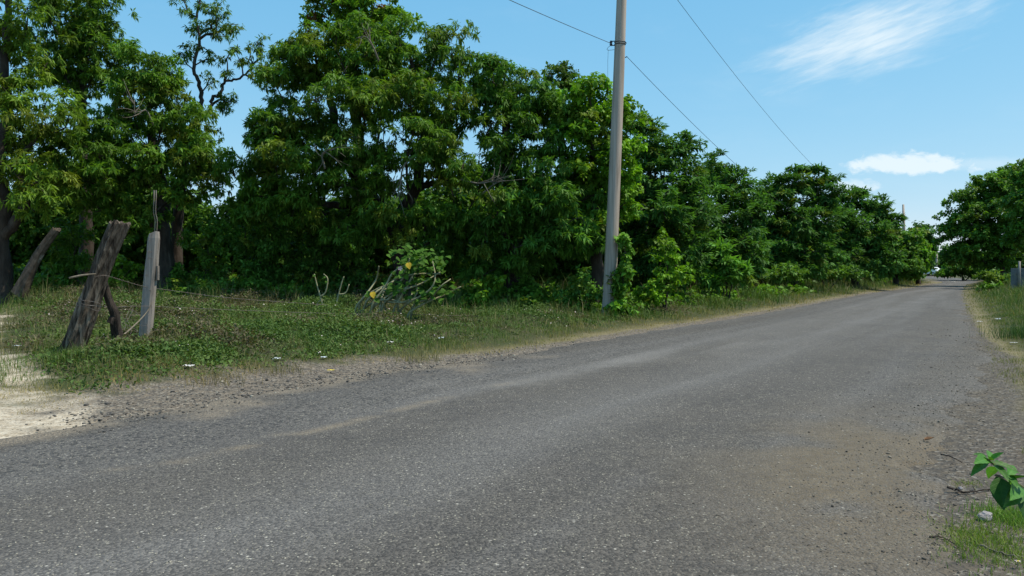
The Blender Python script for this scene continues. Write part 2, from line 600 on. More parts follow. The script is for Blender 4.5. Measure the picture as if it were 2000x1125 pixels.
def at_station(q, s, k):
    return np.stack([np.interp(k * s[-1], s, q[:, 0]), np.interp(k * s[-1], s, q[:, 1])], 1)


pl_, pr_ = at_station(ql, sl, st), at_station(qr, sr, st)
us = np.linspace(0, 1, NU)
us = 0.5 - 0.5 * np.cos(np.pi * us) * (0.25 + 0.75) if False else us
rag_l = (fbm(st * 420, st * 0 + 3.3, oct=4, seed=5) - 0.5) * 0.5
rag_r = (fbm(st * 420, st * 0 + 8.3, oct=4, seed=6) - 0.5) * 1.5
W = np.linalg.norm(pr_ - pl_, axis=1)
RV = np.zeros((NS, NU, 3))
for j, u in enumerate(us):
    uu = u + (rag_l / W) * (1 - u) ** 6 * 1.0 + (rag_r / W) * u ** 6
    RV[:, j, :2] = pl_ * (1 - uu)[:, None] + pr_ * uu[:, None]
    sink = max(0.0, 1 - min(u, 1 - u) / 0.035)
    RV[:, j, 2] = zroad(RV[:, j, 1]) + 0.022 * math.sin(math.pi * u) - 0.055 * sink ** 2
rx, ry = RV[..., 0].ravel(), RV[..., 1].ravel()
RV[..., 2] += ((fbm(rx * 1.3, ry * 1.3, oct=3, seed=40) - 0.5) * 0.012).reshape(NS, NU)
jj = np.arange(NS * NU).reshape(NS, NU)
rf = np.stack([jj[:-1, :-1], jj[:-1, 1:], jj[1:, 1:], jj[1:, :-1]], -1).reshape(-1, 4)
rdl, rdr = -sdist(LEFT, rx, ry), sdist(RIGHT, rx, ry)      # inside distances
nA = fbm(rx * 1.7, ry * 1.7, oct=5, seed=50)
nB = fbm(rx * 0.45, ry * 0.45, oct=4, seed=51)
SEAM = np.array([(-6.5, 2.6), (-4.0, 4.6), (-2.55, 5.8), (-1.85, 6.8), (-1.45, 7.4), (-0.62, 9.1), (0.35, 10.3), (2.0, 12.8), (5.0, 17.6)], float)
sdm = sdist(SEAM, rx, ry)
seam_on = sstep(4.6, 6.4, ry) * (1 - sstep(9.2, 10.6, ry))
seam = (1 - sstep(0.01, 0.085, np.abs(sdm + (fbm(rx * 4, ry * 4, oct=4, seed=52) - .5) * .26))) * seam_on * sstep(0.40, 0.58, nA + .02) * 0.75
scuff = 0.7 * np.exp(-((sdm + 0.15) / 0.28) ** 2) * sstep(8.8, 10.0, ry) * (1 - sstep(11.6, 13.5, ry)) * sstep(0.3, 0.6, nA)
worn = sstep(0.56, 0.72, fbm(rdl * 1.3 + 4, (rx * .54 + ry * .84) * 0.33, oct=5, seed=58)) * (1 - sstep(2.4, 4.2, rdl)) * (1 - sstep(14, 20, ry))
scuff = np.clip(scuff + 0.55 * worn, 0, 1)
rough_edge = np.clip(sstep(0.0, 0.5, sdm) + 0.6 * (1 - sstep(0.6, 2.4, rdr + (nB - .5) * 2)), 0, 1)
sand_edge = (1 - sstep(0.1, 0.95, rdl + (nA - 0.5) * 2.0)) * (1 - sstep(11, 15, ry))
p1 = np.exp(-(((rx - 2.75) * 0.86 + (ry - 5.75) * -0.51) / (0.75 + .35 * nA)) ** 2 - (((rx - 2.75) * .51 + (ry - 5.75) * .86) / (1.6 + nB)) ** 2)
dust = np.clip(p1 * 1.3 * sstep(0.30, 0.58, nA + .06) + 0.20 * (1 - sstep(0.15, 1.4, rdr + (nA - .5) * 2.2)) * (1 - sstep(20, 40, ry)), 0, 1)
streak = fbm(rdl * 2.2, (rx * .54 + ry * .84) * 0.10, oct=4, seed=57)
wheel = 0.9 * sstep(0.40, 0.72, streak) + (np.exp(-((rdl - 1.9) / 0.5) ** 2) + np.exp(-((rdl - 3.9) / 0.6) ** 2)) * (0.4 + 1.0 * nB)
road_me = make_mesh('road', RV.reshape(-1, 3), rf, None, True,
                    {'seam': seam, 'scuff': scuff, 'rough': rough_edge, 'sandy': sand_edge, 'dust': dust, 'wheel': wheel})
m, t, o = mat_new('asphalt')
tcn = t.new('ShaderNodeTexCoord')
oc = tcn.outputs['Object']
A = {k: t.new('ShaderNodeAttribute', attribute_name=k).outputs['Fac'] for k in ('seam', 'scuff', 'rough', 'sandy', 'dust', 'wheel')}
n1 = t.noise(oc, 0.7, 6, 0.6)
n2 = t.noise(oc, 6.0, 6, 0.65)
n3 = t.noise(oc, 60.0, 6, 0.7)
va = t.new('ShaderNodeTexVoronoi', i_Scale=75.0)
t.link(oc, va.inputs['Vector'])
sa = t.new('ShaderNodeSeparateColor')
t.link(va.outputs['Color'], sa.inputs[0])
vb = t.new('ShaderNodeTexVoronoi', i_Scale=33.0)
t.link(oc, vb.inputs['Vector'])
sb = t.new('ShaderNodeSeparateColor')
t.link(vb.outputs['Color'], sb.inputs[0])
base = t.mix(t.ramp(n1, 0.3, 0.7), (0.064, 0.059, 0.056, 1), (0.092, 0.083, 0.075, 1))
base = t.mix(t.ramp(n2, 0.3, 0.7, 0.0, 0.7), base, (0.094, 0.085, 0.075, 1))
base = t.mix(t.math('MULTIPLY', A['wheel'], 0.6), base, (0.118, 0.111, 0.106, 1))
# each chip of aggregate has its own grey
base = t.mix(t.ramp(sa.outputs[2], 0.0, 1.0, 0.0, 1.0), t.mix(1.0, base, (0.60, 0.60, 0.61, 1), 'MULTIPLY'), t.mix(1.0, base, (1.42, 1.40, 1.36, 1), 'MULTIPLY'))
near_chip = t.math('MULTIPLY', t.math('GREATER_THAN', sa.outputs[0], 0.94), t.math('LESS_THAN', va.outputs['Distance'], 0.50))
base = t.mix(t.math('MULTIPLY', near_chip, t.ramp(n2, 0.36, 0.62, 0.15, 0.95)), base, (0.34, 0.31, 0.245, 1))
big_chip = t.math('MULTIPLY', t.math('GREATER_THAN', sb.outputs[1], 0.95), t.math('LESS_THAN', vb.outputs['Distance'], 0.28))
base = t.mix(t.math('MULTIPLY', big_chip, t.ramp(n1, 0.36, 0.60, 0.2, 0.95)), base, (0.42, 0.39, 0.34, 1))
dark_chip = t.math('MULTIPLY', t.math('GREATER_THAN', sb.outputs[0], 0.80), A['rough'])
base = t.mix(t.math('MULTIPLY', dark_chip, 0.75), base, (0.035, 0.034, 0.034, 1))
dustc = t.mix(t.ramp(n2, 0.3, 0.7), (0.112, 0.086, 0.055, 1), (0.150, 0.118, 0.078, 1))
df = t.math('MULTIPLY', A['dust'], t.ramp(n3, 0.40, 0.56, 0.30, 1.0))
base = t.mix(df, base, dustc)
sandc = t.mix(t.ramp(n3, 0.3, 0.7), (0.19, 0.15, 0.108, 1), (0.27, 0.22, 0.16, 1))
sf = t.math('MULTIPLY', A['sandy'], t.ramp(n3, 0.42, 0.58, 0.12, 1.0))
base = t.mix(sf, base, sandc)
base = t.mix(t.math('MULTIPLY', A['seam'], t.ramp(n3, 0.42, 0.54, 0.05, 0.95)), base, (0.25, 0.20, 0.14, 1))
base = t.mix(t.math('MULTIPLY', A['scuff'], t.ramp(n3, 0.44, 0.58, 0.0, 0.95)), base, (0.22, 0.205, 0.19, 1))
p = t.new('ShaderNodeBsdfPrincipled', i_Roughness=0.86, i_Base_Color=base)
p.inputs['Specular IOR Level'].default_value = 0.28
hh = t.math('ADD', t.math('MULTIPLY', va.outputs['Distance'], -0.8), t.math('MULTIPLY', vb.outputs['Distance'], t.math('MULTIPLY', A['rough'], -1.2)))
hh = t.math('ADD', hh, t.math('MULTIPLY', n3, 0.7))
b = t.new('ShaderNodeBump', i_Strength=0.75, i_Distance=0.012, i_Height=hh)
t.link(b.outputs[0], p.inputs['Normal'])
t.link(p.outputs[0], o.inputs[0])
obj('road', road_me, m, kind='structure')

# ------------------------------------------------------------------ foliage tools
UP = np.array((0.0, 0.0, 1.0))


def unit(v):
    return v / (np.linalg.norm(v, axis=-1, keepdims=True) + 1e-9)


LEAFKIND = {
    # length, width, along, out, droop, leaves per sprig, twig length, flat
    'mango': (0.205, 0.054, 0.28, 0.85, 0.70, 13, 0.13, 0.0),
    'feather': (0.26, 0.085, 0.55, 0.70, 0.18, 9, 0.34, 0.75),
    'broad': (0.17, 0.115, 0.25, 0.90, 0.35, 9, 0.22, 0.2),
    'small': (0.11, 0.055, 0.40, 0.80, 0.20, 11, 0.22, 0.2),
    'vine': (0.15, 0.11, 0.20, 0.95, 0.55, 8, 0.20, 0.0),
}


def leaves(r, tips, dirs, kind, cols, scale=1.0, nleaf=None, cvar=0.25):
    """whorls of folded diamond leaves at twig tips; cols one colour per twig"""
    L, Wd, al, outw, droop, n, tw, flat = LEAFKIND[kind]
    n = nleaf or n
    S = len(tips)
    d = unit(dirs)
    a = np.where(np.abs(d[:, 2:3]) > 0.9, np.array((1.0, 0, 0)), UP)
    u = unit(np.cross(d, a))
    v = np.cross(d, u)
    k = np.arange(n)
    phi = k * 2.39996 + r.uniform(0, 6.28, (S, 1))
    ca, sa_ = np.cos(phi)[..., None], np.sin(phi)[..., None]
    rad = ca * u[:, None] + sa_ * v[:, None] * (1 - flat * 0.8)
    ld = al * d[:, None] + outw * rad + r.normal(0, 0.22, (S, n, 3))
    ld[..., 2] -= droop * r.uniform(0.4, 1.5, (S, n))
    ld = unit(ld)
    o_ = tips[:, None] - d[:, None] * (tw * scale * (k / n))[None, :, None] * r.uniform(0.8, 1.2, (S, 1, 1))
    ln = (L * scale * r.uniform(0.65, 1.25, (S, n)))[..., None]
    wd = ln * (Wd / L)
    side = unit(np.cross(ld, UP + r.normal(0, 0.45, (S, n, 3))))
    nrm = np.cross(side, ld)
    mid = o_ + ld * ln * 0.45
    v0 = o_
    v1 = mid + side * wd * 0.5 + nrm * wd * 0.12
    v2 = o_ + ld * ln - UP * ln * 0.10 * r.uniform(0, 2, (S, n, 1))
    v3 = mid - side * wd * 0.5 + nrm * wd * 0.12
    V = np.stack([v0, v1, v2, v3], 2).reshape(-1, 3)
    N = S * n
    b0 = np.arange(N)[:, None] * 4
    F = np.concatenate([b0 + np.array([[0, 1, 2]]), b0 + np.array([[0, 2, 3]])], 1).reshape(-1, 3)
    c = np.repeat(cols[:, None], n, 1) * r.uniform(1 - cvar, 1 + cvar, (S, n, 1))
    c = np.repeat(c.reshape(-1, 1, 3), 4, 1).reshape(-1, 3)
    return V, F, c


def merge(parts):
    V, F, Cc, b = [], [], [], 0
    for v, f, c in parts:
        V.append(v)
        F.append(f + b)
        Cc.append(c)
        b += len(v)
    return np.concatenate(V), np.concatenate(F), np.concatenate(Cc)


def lobe_points(r, lobes, dens, rc, lumps=0.35):
    """clump centres in the outer part of each ellipsoid, with an uneven outline"""
    pts, outs, cen = [], [], []
    for (c, rad) in lobes:
        rad = np.asarray(rad, float)
        area = 4 * math.pi * ((rad[0] * rad[1]) ** 1.6 / 3 + (rad[0] * rad[2]) ** 1.6 / 3 + (rad[1] * rad[2]) ** 1.6 / 3) ** (1 / 1.6)
        n = max(5, int(area * dens))
        d = unit(r.normal(size=(n, 3)))
        rr = r.uniform(0.25, 1.0, n) ** 0.45
        q = d * rr[:, None]
        lump = 1 + lumps * (fbm(q[:, 0] * 2.1 + c[0], q[:, 1] * 2.1 + c[1], q[:, 2] * 2.1 + c[2], 2, 7) - 0.5) * 2
        pts.append(c + q * rad * lump[:, None])
        outs.append(unit(d / rad))
        cen.append(np.repeat(np.asarray(c)[None], n, 0))
    return np.concatenate(pts), np.concatenate(outs)


def grow(r, trunks, targets, alpha=0.35, rt=0.011, rmax=None):
    """branch skeleton: every clump is joined to the cheapest point of what has grown so far"""
    pos, par, pl, rfix = [], [], [], []
    for path, rad in trunks:
        path = np.asarray(path, float)
        prev = -1
        if pos:
            dd = np.linalg.norm(np.array(pos) - path[0], axis=1)
            prev = int(dd.argmin())
        for i, pnt in enumerate(path):
            if pos and prev >= 0 and np.linalg.norm(np.array(pos[prev]) - pnt) < 1e-6:
                continue
            pos.append(pnt)
            par.append(prev)
            pl.append(0.0 if prev < 0 else pl[prev] + float(np.linalg.norm(pnt - pos[prev])))
            rfix.append(rad[i])
            prev = len(pos) - 1
    ntr = len(pos)
    first_ok = int(ntr * 0.25)
    base = np.array(pos)
    order = np.argsort([np.min(np.linalg.norm(base - tt, axis=1)) for tt in targets])
    tips = np.zeros(20000)
    for ti in order:
        tt = targets[ti]
        Pn = np.array(pos)
        dist = np.linalg.norm(Pn - tt, axis=1)
        cost = dist + alpha * np.array(pl)
        cost[:min(first_ok, 4)] += 3
        j = int(cost.argmin())
        d = dist[j]
        if d < 0.05:
            continue
        pd = (Pn[j] - Pn[par[j]]) if par[j] >= 0 else UP
        pd = pd / (np.linalg.norm(pd) + 1e-9)
        ctrl = Pn[j] + (tt - Pn[j]) * 0.45 + pd * d * 0.18 + UP * d * 0.12 + r.normal(0, 0.09 * d, 3)
        n = max(2, int(d / 0.45) + 1)
        prev = j
        for q in bez(Pn[j], ctrl, tt, n + 1)[1:]:
            q = q + r.normal(0, 0.02, 3)
            pos.append(q)
            par.append(prev)
            pl.append(pl[prev] + float(np.linalg.norm(q - pos[prev])))
            rfix.append(0)
            prev = len(pos) - 1
        k = prev
        while k >= 0:
            tips[k] += 1
            k = par[k]
    pos = np.array(pos)
    par = np.array(par)
    cnt = tips[:len(pos)]
    rad = rt * np.maximum(cnt, 1) ** 0.52
    rad = np.where(np.array(rfix) > 0, np.array(rfix), rad)
    if rmax:
        rad = np.minimum(rad, rmax)
    return pos, par, rad, ntr


def skeleton_mesh(name, pos, par, rad, trunks, ntr, sides=6, mb=None):
    """tapered limbs; trunk lines are continuous tubes"""
    mb = MB()
    for path, r_ in trunks:
        mb.tube(path, r_, 12, True)
    e = np.array([i for i in range(ntr, len(pos))], int)
    V, F = np.array(mb.v), [tuple(f) for f in mb.f]
    me = bpy.data.meshes.new(name)
    vs, fs = list(mb.v), list(mb.f)
    if len(e):
        a, b_ = pos[par[e]], pos[e]
        ra = np.minimum(rad[par[e]], rad[e] * 1.35)
        rb = rad[e]
        d = unit(b_ - a)
        ref = np.where(np.abs(d[:, 2:3]) > 0.9, np.array((1.0, 0, 0)), UP)
        u = unit(np.cross(d, ref))
        v = np.cross(d, u)
        for k in range(sides):
            pass
        ang = np.arange(sides) * 2 * math.pi / sides
        ring = np.cos(ang)[None, :, None] * u[:, None] + np.sin(ang)[None, :, None] * v[:, None]
        A0 = a[:, None] + ring * ra[:, None, None]
        B0 = b_[:, None] + ring * rb[:, None, None]
        VV = np.concatenate([A0, B0], 1).reshape(-1, 3)
        base = len(vs)
        vs += [tuple(q) for q in VV]
        k = np.arange(sides)
        k2 = (k + 1) % sides
        q = np.stack([k, k2, k2 + sides, k + sides], 1)
        allf = (np.arange(len(e))[:, None, None] * 2 * sides + q[None] + base).reshape(-1, 4)
        fs += [tuple(x) for x in allf.tolist()]
    me.from_pydata(vs, [], fs)
    me.polygons.foreach_set('use_smooth', np.ones(len(me.polygons), bool))
    me.update()
    return me


def palette(r, n, base, yellow=0.15, vary=0.3, ycol=(0.155, 0.185, 0.024), red=0.0):
    c = np.repeat(np.array(base, float)[None] * np.array((1.85, 1.85, 1.20)), n, 0) * r.uniform(1 - vary, 1 + vary, (n, 1))
    y = (r.random(n) < yellow)[:, None] * r.uniform(0.25, 0.8, (n, 1))
    c = c * (1 - y) + np.array(ycol) * y
    if red:
        m_ = r.random(n) < red
        c[m_] = np.array((0.17, 0.07, 0.03)) * r.uniform(0.7, 1.2, (m_.sum(), 1))
    return c


def tree(name, label, base_px, Yd, trunk_px, lobes_px, kind='mango', color=(0.05, 0.10, 0.018), dens=1.5, rc=0.42, sprigs=10,
         lscale=1.0, seed=1, yellow=0.15, cat='tree', group=None, bark=None, lumps=0.35, nleaf=None, rt=0.011, trunk_r=0.2,
         ycol=(0.155, 0.185, 0.024), red=0.0, up=0.25, cvar=0.25, extra=None, droop_r=0.0, alpha=0.35, flatz=0.75):
    """base_px: photo x of the foot; trunk_px: list of (list of (x, y[, depth]), r0, r1);
    lobes_px: (x, y, rx, ry, depth offset, depth radius m)"""
    r = np.random.default_rng(seed)
    bx_, by_ = (base_px - 1000) / FPX * Yd, Yd
    bz = gz(bx_, by_)
    root = thing(name, label, cat, (bx_, by_, bz), group)
    org = np.array((bx_, by_, bz))
    trunks = []
    for path, r0, r1 in trunk_px:
        pts = []
        for q in path:
            dz = q[2] if len(q) > 2 else 0.0
            pts.append(P(q[0], q[1], Yd + dz) if q[1] is not None else np.array((bx_, by_, bz - 0.25)))
        n = max(8, 5 * len(pts))
        sp = smoothpath(pts, n)
        sp[1:-1] += r.normal(0, 0.02, (n - 2, 3))
        rr = np.linspace(r0, r1, n)
        if path[0][1] is None:
            rr = rr + r0 * 0.55 * np.exp(-np.arange(n) / 1.6)
        trunks.append((sp, rr))
    lobes = []
    for (x, y, rx_, ry_, dz, rd) in lobes_px:
        Yq = Yd + dz
        lobes.append((P(x, y, Yq), (rx_ / FPX * Yq, rd, ry_ / FPX * Yq)))
    pts, outs = lobe_points(r, lobes, dens, rc, lumps)
    gzv = ground_h(pts[:, 0], pts[:, 1])
    ok = pts[:, 2] > gzv + 0.15
    pts, outs = pts[ok], outs[ok]
    dd_ = np.linalg.norm(pts[:, None] - pts[None], axis=2)
    lab_ = np.full(len(pts), -1)      # keep only clumps that hang together with the crown
    for q in range(len(pts)):
        if lab_[q] < 0:
            stack = [q]
            lab_[q] = q
            while stack:
                for z_ in np.nonzero((dd_[stack.pop()] < rc * 1.3 + 0.35 * math.sqrt(Yd / 25)) & (lab_ < 0))[0]:
                    lab_[z_] = q
                    stack.append(z_)
    cnt_ = np.bincount(lab_, minlength=len(pts))[lab_]
    ok = cnt_ >= max(2, 0.02 * len(pts))
    pts, outs = pts[ok], outs[ok]
    pos, par, rad, ntr = grow(r, trunks, pts, alpha, rt, trunk_r * 0.9)
    me = skeleton_mesh('trunk', pos - org, par, rad, [(a - org, b) for a, b in trunks], ntr)
    obj('trunk', me, bark or M_BARK, root)
    # twigs and leaves
    n = len(pts)
    cc = palette(r, n, color, yellow, 0.28, ycol, red)
    k = sprigs
    offs = unit(r.normal(size=(n, k, 3)))
    offs[..., 2] = np.where(r.random((n, k)) < 0.85, np.abs(offs[..., 2]), offs[..., 2])
    csz = r.uniform(0.65, 1.35, (n, 1, 1))
    offs = offs * rc * csz * r.uniform(0.55, 1.0, (n, k, 1)) * np.array((1, 1, flatz))
    offs[..., 2] -= rc * 0.25
    tips = (pts[:, None] + offs).reshape(-1, 3)
    dirs = (outs[:, None] * 0.8 + offs / rc * 0.9 + UP * up + r.normal(0, 0.3, (n, k, 3))).reshape(-1, 3)
    cols = np.repeat(cc[:, None], k, 1).reshape(-1, 3) * r.uniform(0.8, 1.2, (n * k, 1))
    g2 = ground_h(tips[:, 0], tips[:, 1])
    ok = tips[:, 2] > g2 + 0.1
    V, F, Cc = leaves(r, tips[ok], dirs[ok], kind, cols[ok], lscale, nleaf, cvar)
    me = make_mesh('crown', V - org, F, Cc)
    obj('crown', me, M_LEAFD if kind == 'feather' else M_LEAF, root)
    if extra:
        extra(root, org, r)
    return root


def dead_twigs(paths_px, Yd, r0=0.035):
    """pale leafless branches with side twigs, as a part of the tree"""
    def fn(root, org, r):
        for path in paths_px:
            mb = MB()
            pts = smoothpath([P(x, y, Yd + d + 0.45) for x, y, d in path], 12)
            mb.tube(pts - org, np.linspace(r0, r0 * 0.35, 12), 6)
            for _ in range(9):
                i = r.integers(3, 11)
                d = unit(pts[i] - pts[i - 1] + r.normal(0, 0.06, 3))
                ln = r.uniform(0.3, 0.8)
                e = pts[i] + (d * 0.8 + r.normal(0, 0.45, 3)) * ln
                mid = (pts[i] + e) / 2 + r.normal(0, 0.08, 3)
                q = bez(pts[i], mid, e, 5)
                mb.tube(q - org, np.linspace(r0 * 0.4, r0 * 0.12, 5), 5)
            obj('dead_branch', mb.mesh('dead_branch', True), M_DEAD, root)
    return fn


MANGO = (0.050, 0.100, 0.017)
MANGOY = (0.064, 0.108, 0.018)
BRIGHT = (0.075, 0.155, 0.018)
DARK = (0.034, 0.078, 0.020)
FEATH = (0.036, 0.086, 0.026)

# ------------------------------------------------------------------ trees, left to right
tree('tall_tree', 'tall tree with curving grey trunk at the left edge, thin yellowish leaves above', 5, 23.0,
     [([(5, None), (2, 470), (8, 400), (-6, 330), (15, 220), (8, 120), (18, 20), (22, -90)], 0.26, 0.06),
      ([(2, 470), (40, 420), (52, 380), (40, 320), (70, 270)], 0.17, 0.05)],
     [(60, -30, 60, 50, 0, 1.0), (55, 60, 35, 45, 0, .7), (70, 125, 30, 40, .2, .7), (20, 55, 40, 60, .3, .8), (45, 175, 55, 35, -.3, 1.0),
      (85, 225, 80, 45, -.5, 1.2), (60, 330, 75, 45, -.6, 1.2), (95, 385, 60, 45, -.6, 1.0), (25, 270, 60, 40, .4, 1.0), (-60, 300, 80, 120, 0, 1.6), (-60, 100, 60, 120, 0, 1.5)],
     'mango', MANGOY, dens=1.0, rc=0.5, sprigs=13, seed=101, yellow=0.22, trunk_r=0.26)
tree('dark_crowned_tree', 'tall tree with dense dark crown against the sky, second from the left edge', 165, 27.5,
     [([(165, None), (168, 400), (160, 250), (165, 120), (150, 40)], 0.24, 0.07)],
     [(150, 30, 75, 70, 0, 1.6), (185, 90, 62, 70, 0, 1.5), (120, 110, 55, 60, 0.3, 1.2), (170, 160, 65, 55, 0, 1.3), (110, -40, 70, 60, 0, 1.4), (200, 30, 45, 50, 0, 1.0)],
     'mango', (0.048, 0.092, 0.017), dens=1.2, rc=0.52, sprigs=15, seed=102, yellow=0.10)
tree('mango_tree', 'mango tree with thick dark trunk and round leafy top behind the square grey post', 318, 25.0,
     [([(330, None), (318, 520), (312, 440), (318, 380), (300, 300), (292, 220)], 0.42, 0.10),
      ([(318, 380), (250, 330), (190, 290), (140, 270)], 0.16, 0.05), ([(318, 380), (370, 350), (420, 320)], 0.16, 0.05)],
     [(285, 130, 65, 55, 0, 1.4), (290, 195, 90, 65, 0, 1.6), (340, 240, 70, 50, -.2, 1.3), (230, 250, 80, 50, -.6, 1.4), (150, 290, 80, 50, -.8, 1.4), (260, 320, 85, 45, -1.0, 1.4),
      (350, 310, 70, 50, -.6, 1.2), (405, 300, 45, 45, -.3, 1.0), (170, 365, 70, 45, -.9, 1.2), (390, 355, 45, 30, -.5, .9), (225, 400, 55, 30, -.7, 1.0), (335, 385, 40, 22, -1.0, .7), (275, 425, 35, 22, -.9, .7), (110, 330, 60, 45, -.6, 1.2)],
     'mango', MANGO, dens=1.2, rc=0.52, sprigs=15, seed=103, yellow=0.22, trunk_r=0.42,
     extra=dead_twigs([[(300, 245, -1.6), (285, 215, -1.8), (265, 225, -2.0), (262, 195, -2.1)], [(120, 260, -1.6), (90, 245, -1.8), (60, 250, -1.9)]], 25.0, 0.03))
tree('open_branched_tree', 'open tree with dark twisting limbs and sparse drooping leaves against the sky', 346, 26.5,
     [([(350, None), (345, 480), (352, 360), (372, 262), (380, 238)], 0.22, 0.10),
      ([(380, 238), (393, 205), (390, 165), (378, 130), (388, 80), (384, 30), (395, -20)], 0.085, 0.03),
      ([(380, 238), (408, 222), (416, 192), (432, 182), (440, 160), (470, 152), (500, 120)], 0.075, 0.03)],
     [(375, 12, 38, 22, 0, .6), (420, 20, 34, 28, 0, .6), (395, 60, 36, 28, 0, .6), (440, 60, 32, 26, .2, .6), (372, 95, 25, 16, 0, .4), (410, 110, 20, 14, .2, .4), (465, 60, 28, 26, 0, .5),
      (352, 118, 22, 22, 0, .4), (470, 105, 34, 26, 0, .6), (500, 75, 25, 30, 0, .6), (428, 150, 40, 14, 0, .5), (450, 190, 30, 14, 0, .4), (438, 205, 10, 14, 0, .3), (395, 265, 40, 22, 0, .7), (360, 215, 25, 25, 0, .6), (510, 140, 30, 30, 0, .7)],
     'mango', (0.045, 0.088, 0.017), dens=2.1, rc=0.26, sprigs=5, seed=104, yellow=0.12, rt=0.012, lumps=0.2, nleaf=8, lscale=0.85)
tree('mango_tree', 'largest mango tree, broad spreading crown in the middle of the tree line', 800, 24.5,
     [([(795, None), (790, 520), (770, 440), (735, 400), (700, 350), (672, 300), (650, 220), (640, 150)], 0.38, 0.09),
      ([(770, 440), (810, 370), (830, 280), (825, 200), (800, 110)], 0.22, 0.06), ([(735, 400), (650, 400), (580, 380), (520, 350)], 0.15, 0.05),
      ([(810, 370), (870, 350), (930, 345)], 0.12, 0.04)],
     [(690, 110, 90, 60, 0, 2.0), (610, 115, 75, 60, 0, 1.6), (790, 100, 80, 65, .2, 1.8), (865, 105, 52, 65, .2, 1.4), (560, 150, 55, 52, 0, 1.3), (560, 235, 75, 45, -.4, 1.6),
      (660, 210, 80, 55, -1.0, 1.8), (760, 180, 80, 50, -1.0, 1.6), (850, 195, 70, 55, -.8, 1.6), (530, 290, 58, 42, -.3, 1.4), (600, 310, 80, 42, -1.2, 1.6), (820, 280, 85, 50, -1.4, 1.6),
      (895, 330, 55, 40, -1.3, 1.3), (690, 300, 70, 40, -1.2, 1.3), (480, 330, 45, 35, -.3, 1.0), (560, 370, 70, 35, -1.0, 1.4), (660, 370, 60, 32, -1.2, 1.2), (870, 250, 50, 45, -.8, 1.3), (760, 350, 55, 30, -1.2, 1.0), (500, 400, 60, 30, -.4, 1.2),
      (860, 420, 60, 40, -.6, 1.2), (700, 430, 55, 30, .8, 1.2), (880, 490, 50, 40, .6, 1.2), (610, 420, 60, 30, -.2, 1.2), (760, 460, 50, 30, 1.5, 1.0), (745, 415, 40, 26, -1.6, .8), (800, 445, 42, 28, -1.4, .8), (690, 455, 45, 28, -1.0, .9), (840, 500, 40, 30, -.9, .8)],
     'mango', MANGO, dens=1.3, rc=0.55, sprigs=15, seed=105, yellow=0.2, trunk_r=0.38,
     extra=dead_twigs([[(740, 120, -2.3), (728, 90, -2.5), (715, 72, -2.6), (695, 75, -2.6)], [(815, 300, -3.0), (788, 325, -3.1), (782, 360, -3.1), (775, 388, -3.1)],
                       [(635, 330, -2.9), (630, 300, -3.0), (655, 290, -3.1)], [(900, 350, -2.8), (935, 358, -3.0), (970, 352, -3.1)], [(590, 200, -2.0), (625, 190, -2.2), (640, 165, -2.3)]], 24.5, 0.032))
tree('tall_tree', 'tall tree rising behind the largest mango, yellow-green leaves with a few red ones', 690, 31.0,
     [([(700, None), (700, 350), (690, 150), (695, 30)], 0.26, 0.09)],
     [(660, 10, 55, 45, 0, 1.6), (720, 5, 60, 40, 0, 1.6), (760, 40, 45, 35, 0, 1.2), (620, 35, 25, 22, 0, .7), (700, 55, 60, 30, -.5, 1.2), (690, -40, 60, 40, 0, 1.4)],
     'broad', (0.070, 0.135, 0.018), dens=1.3, rc=0.5, sprigs=12, seed=106, yellow=0.30, red=0.05)
tree('mango_tree', 'dark green mango tree with long drooping leaves left of the utility pole', 1010, 24.5,
     [([(1000, None), (1000, 500), (985, 400), (990, 280), (985, 180)], 0.34, 0.08), ([(985, 400), (1050, 340), (1080, 240)], 0.16, 0.05)],
     [(985, 160, 68, 52, 0, 1.6), (1035, 190, 60, 55, 0, 1.5), (955, 215, 55, 55, 0, 1.4), (1075, 235, 55, 60, -.2, 1.4), (1000, 270, 60, 50, -.7, 1.5), (960, 330, 45, 45, -.4, 1.2),
      (1060, 320, 70, 55, -.9, 1.5), (1010, 400, 70, 50, -1.2, 1.5), (1095, 410, 75, 55, -1.2, 1.5), (1060, 480, 85, 45, -1.3, 1.4), (950, 440, 60, 45, -1.0, 1.3), (1150, 460, 55, 50, -1.0, 1.2), (960, 510, 70, 40, -.9, 1.2), (1130, 370, 55, 50, -.6, 1.3)],
     'mango', (0.044, 0.098, 0.020), dens=1.2, rc=0.52, sprigs=15, seed=107, yellow=0.08, trunk_r=0.34,
     extra=dead_twigs([[(940, 380, -2.4), (965, 360, -2.6), (985, 352, -2.7)]], 24.5, 0.025))
tree('vine_covered_tree', 'bright green leafy tree just behind the utility pole', 1165, 24.0,
     [([(1170, None), (1165, 480), (1160, 350), (1150, 220)], 0.22, 0.07)],
     [(1145, 190, 52, 42, 0, 1.2), (1190, 215, 42, 45, 0, 1.1), (1135, 250, 45, 50, -.3, 1.2), (1200, 290, 48, 55, -.2, 1.2), (1160, 320, 60, 55, -.6, 1.3), (1215, 370, 40, 45, -.2, 1.1), (1190, 420, 50, 50, -.2, 1.2), (1215, 250, 26, 50, 0, .8)],
     'broad', BRIGHT, dens=1.6, rc=0.45, sprigs=12, seed=108, yellow=0.18, lscale=0.95, ycol=(0.15, 0.19, 0.025))
tree('dark_crowned_tree', 'small dark treetop peeking out between the drooping mango and the bright tree', 1097, 35.0,
     [([(1097, None), (1097, 350), (1095, 170)], 0.2, 0.06)],
     [(1092, 150, 30, 26, 0, .9), (1118, 165, 16, 12, 0, .5), (1080, 190, 30, 26, 0, .9)],
     'broad', (0.04, 0.075, 0.02), dens=2.2, sprigs=9, seed=109, yellow=0.02)
G_F = 'feathery trees along the far side of the road'
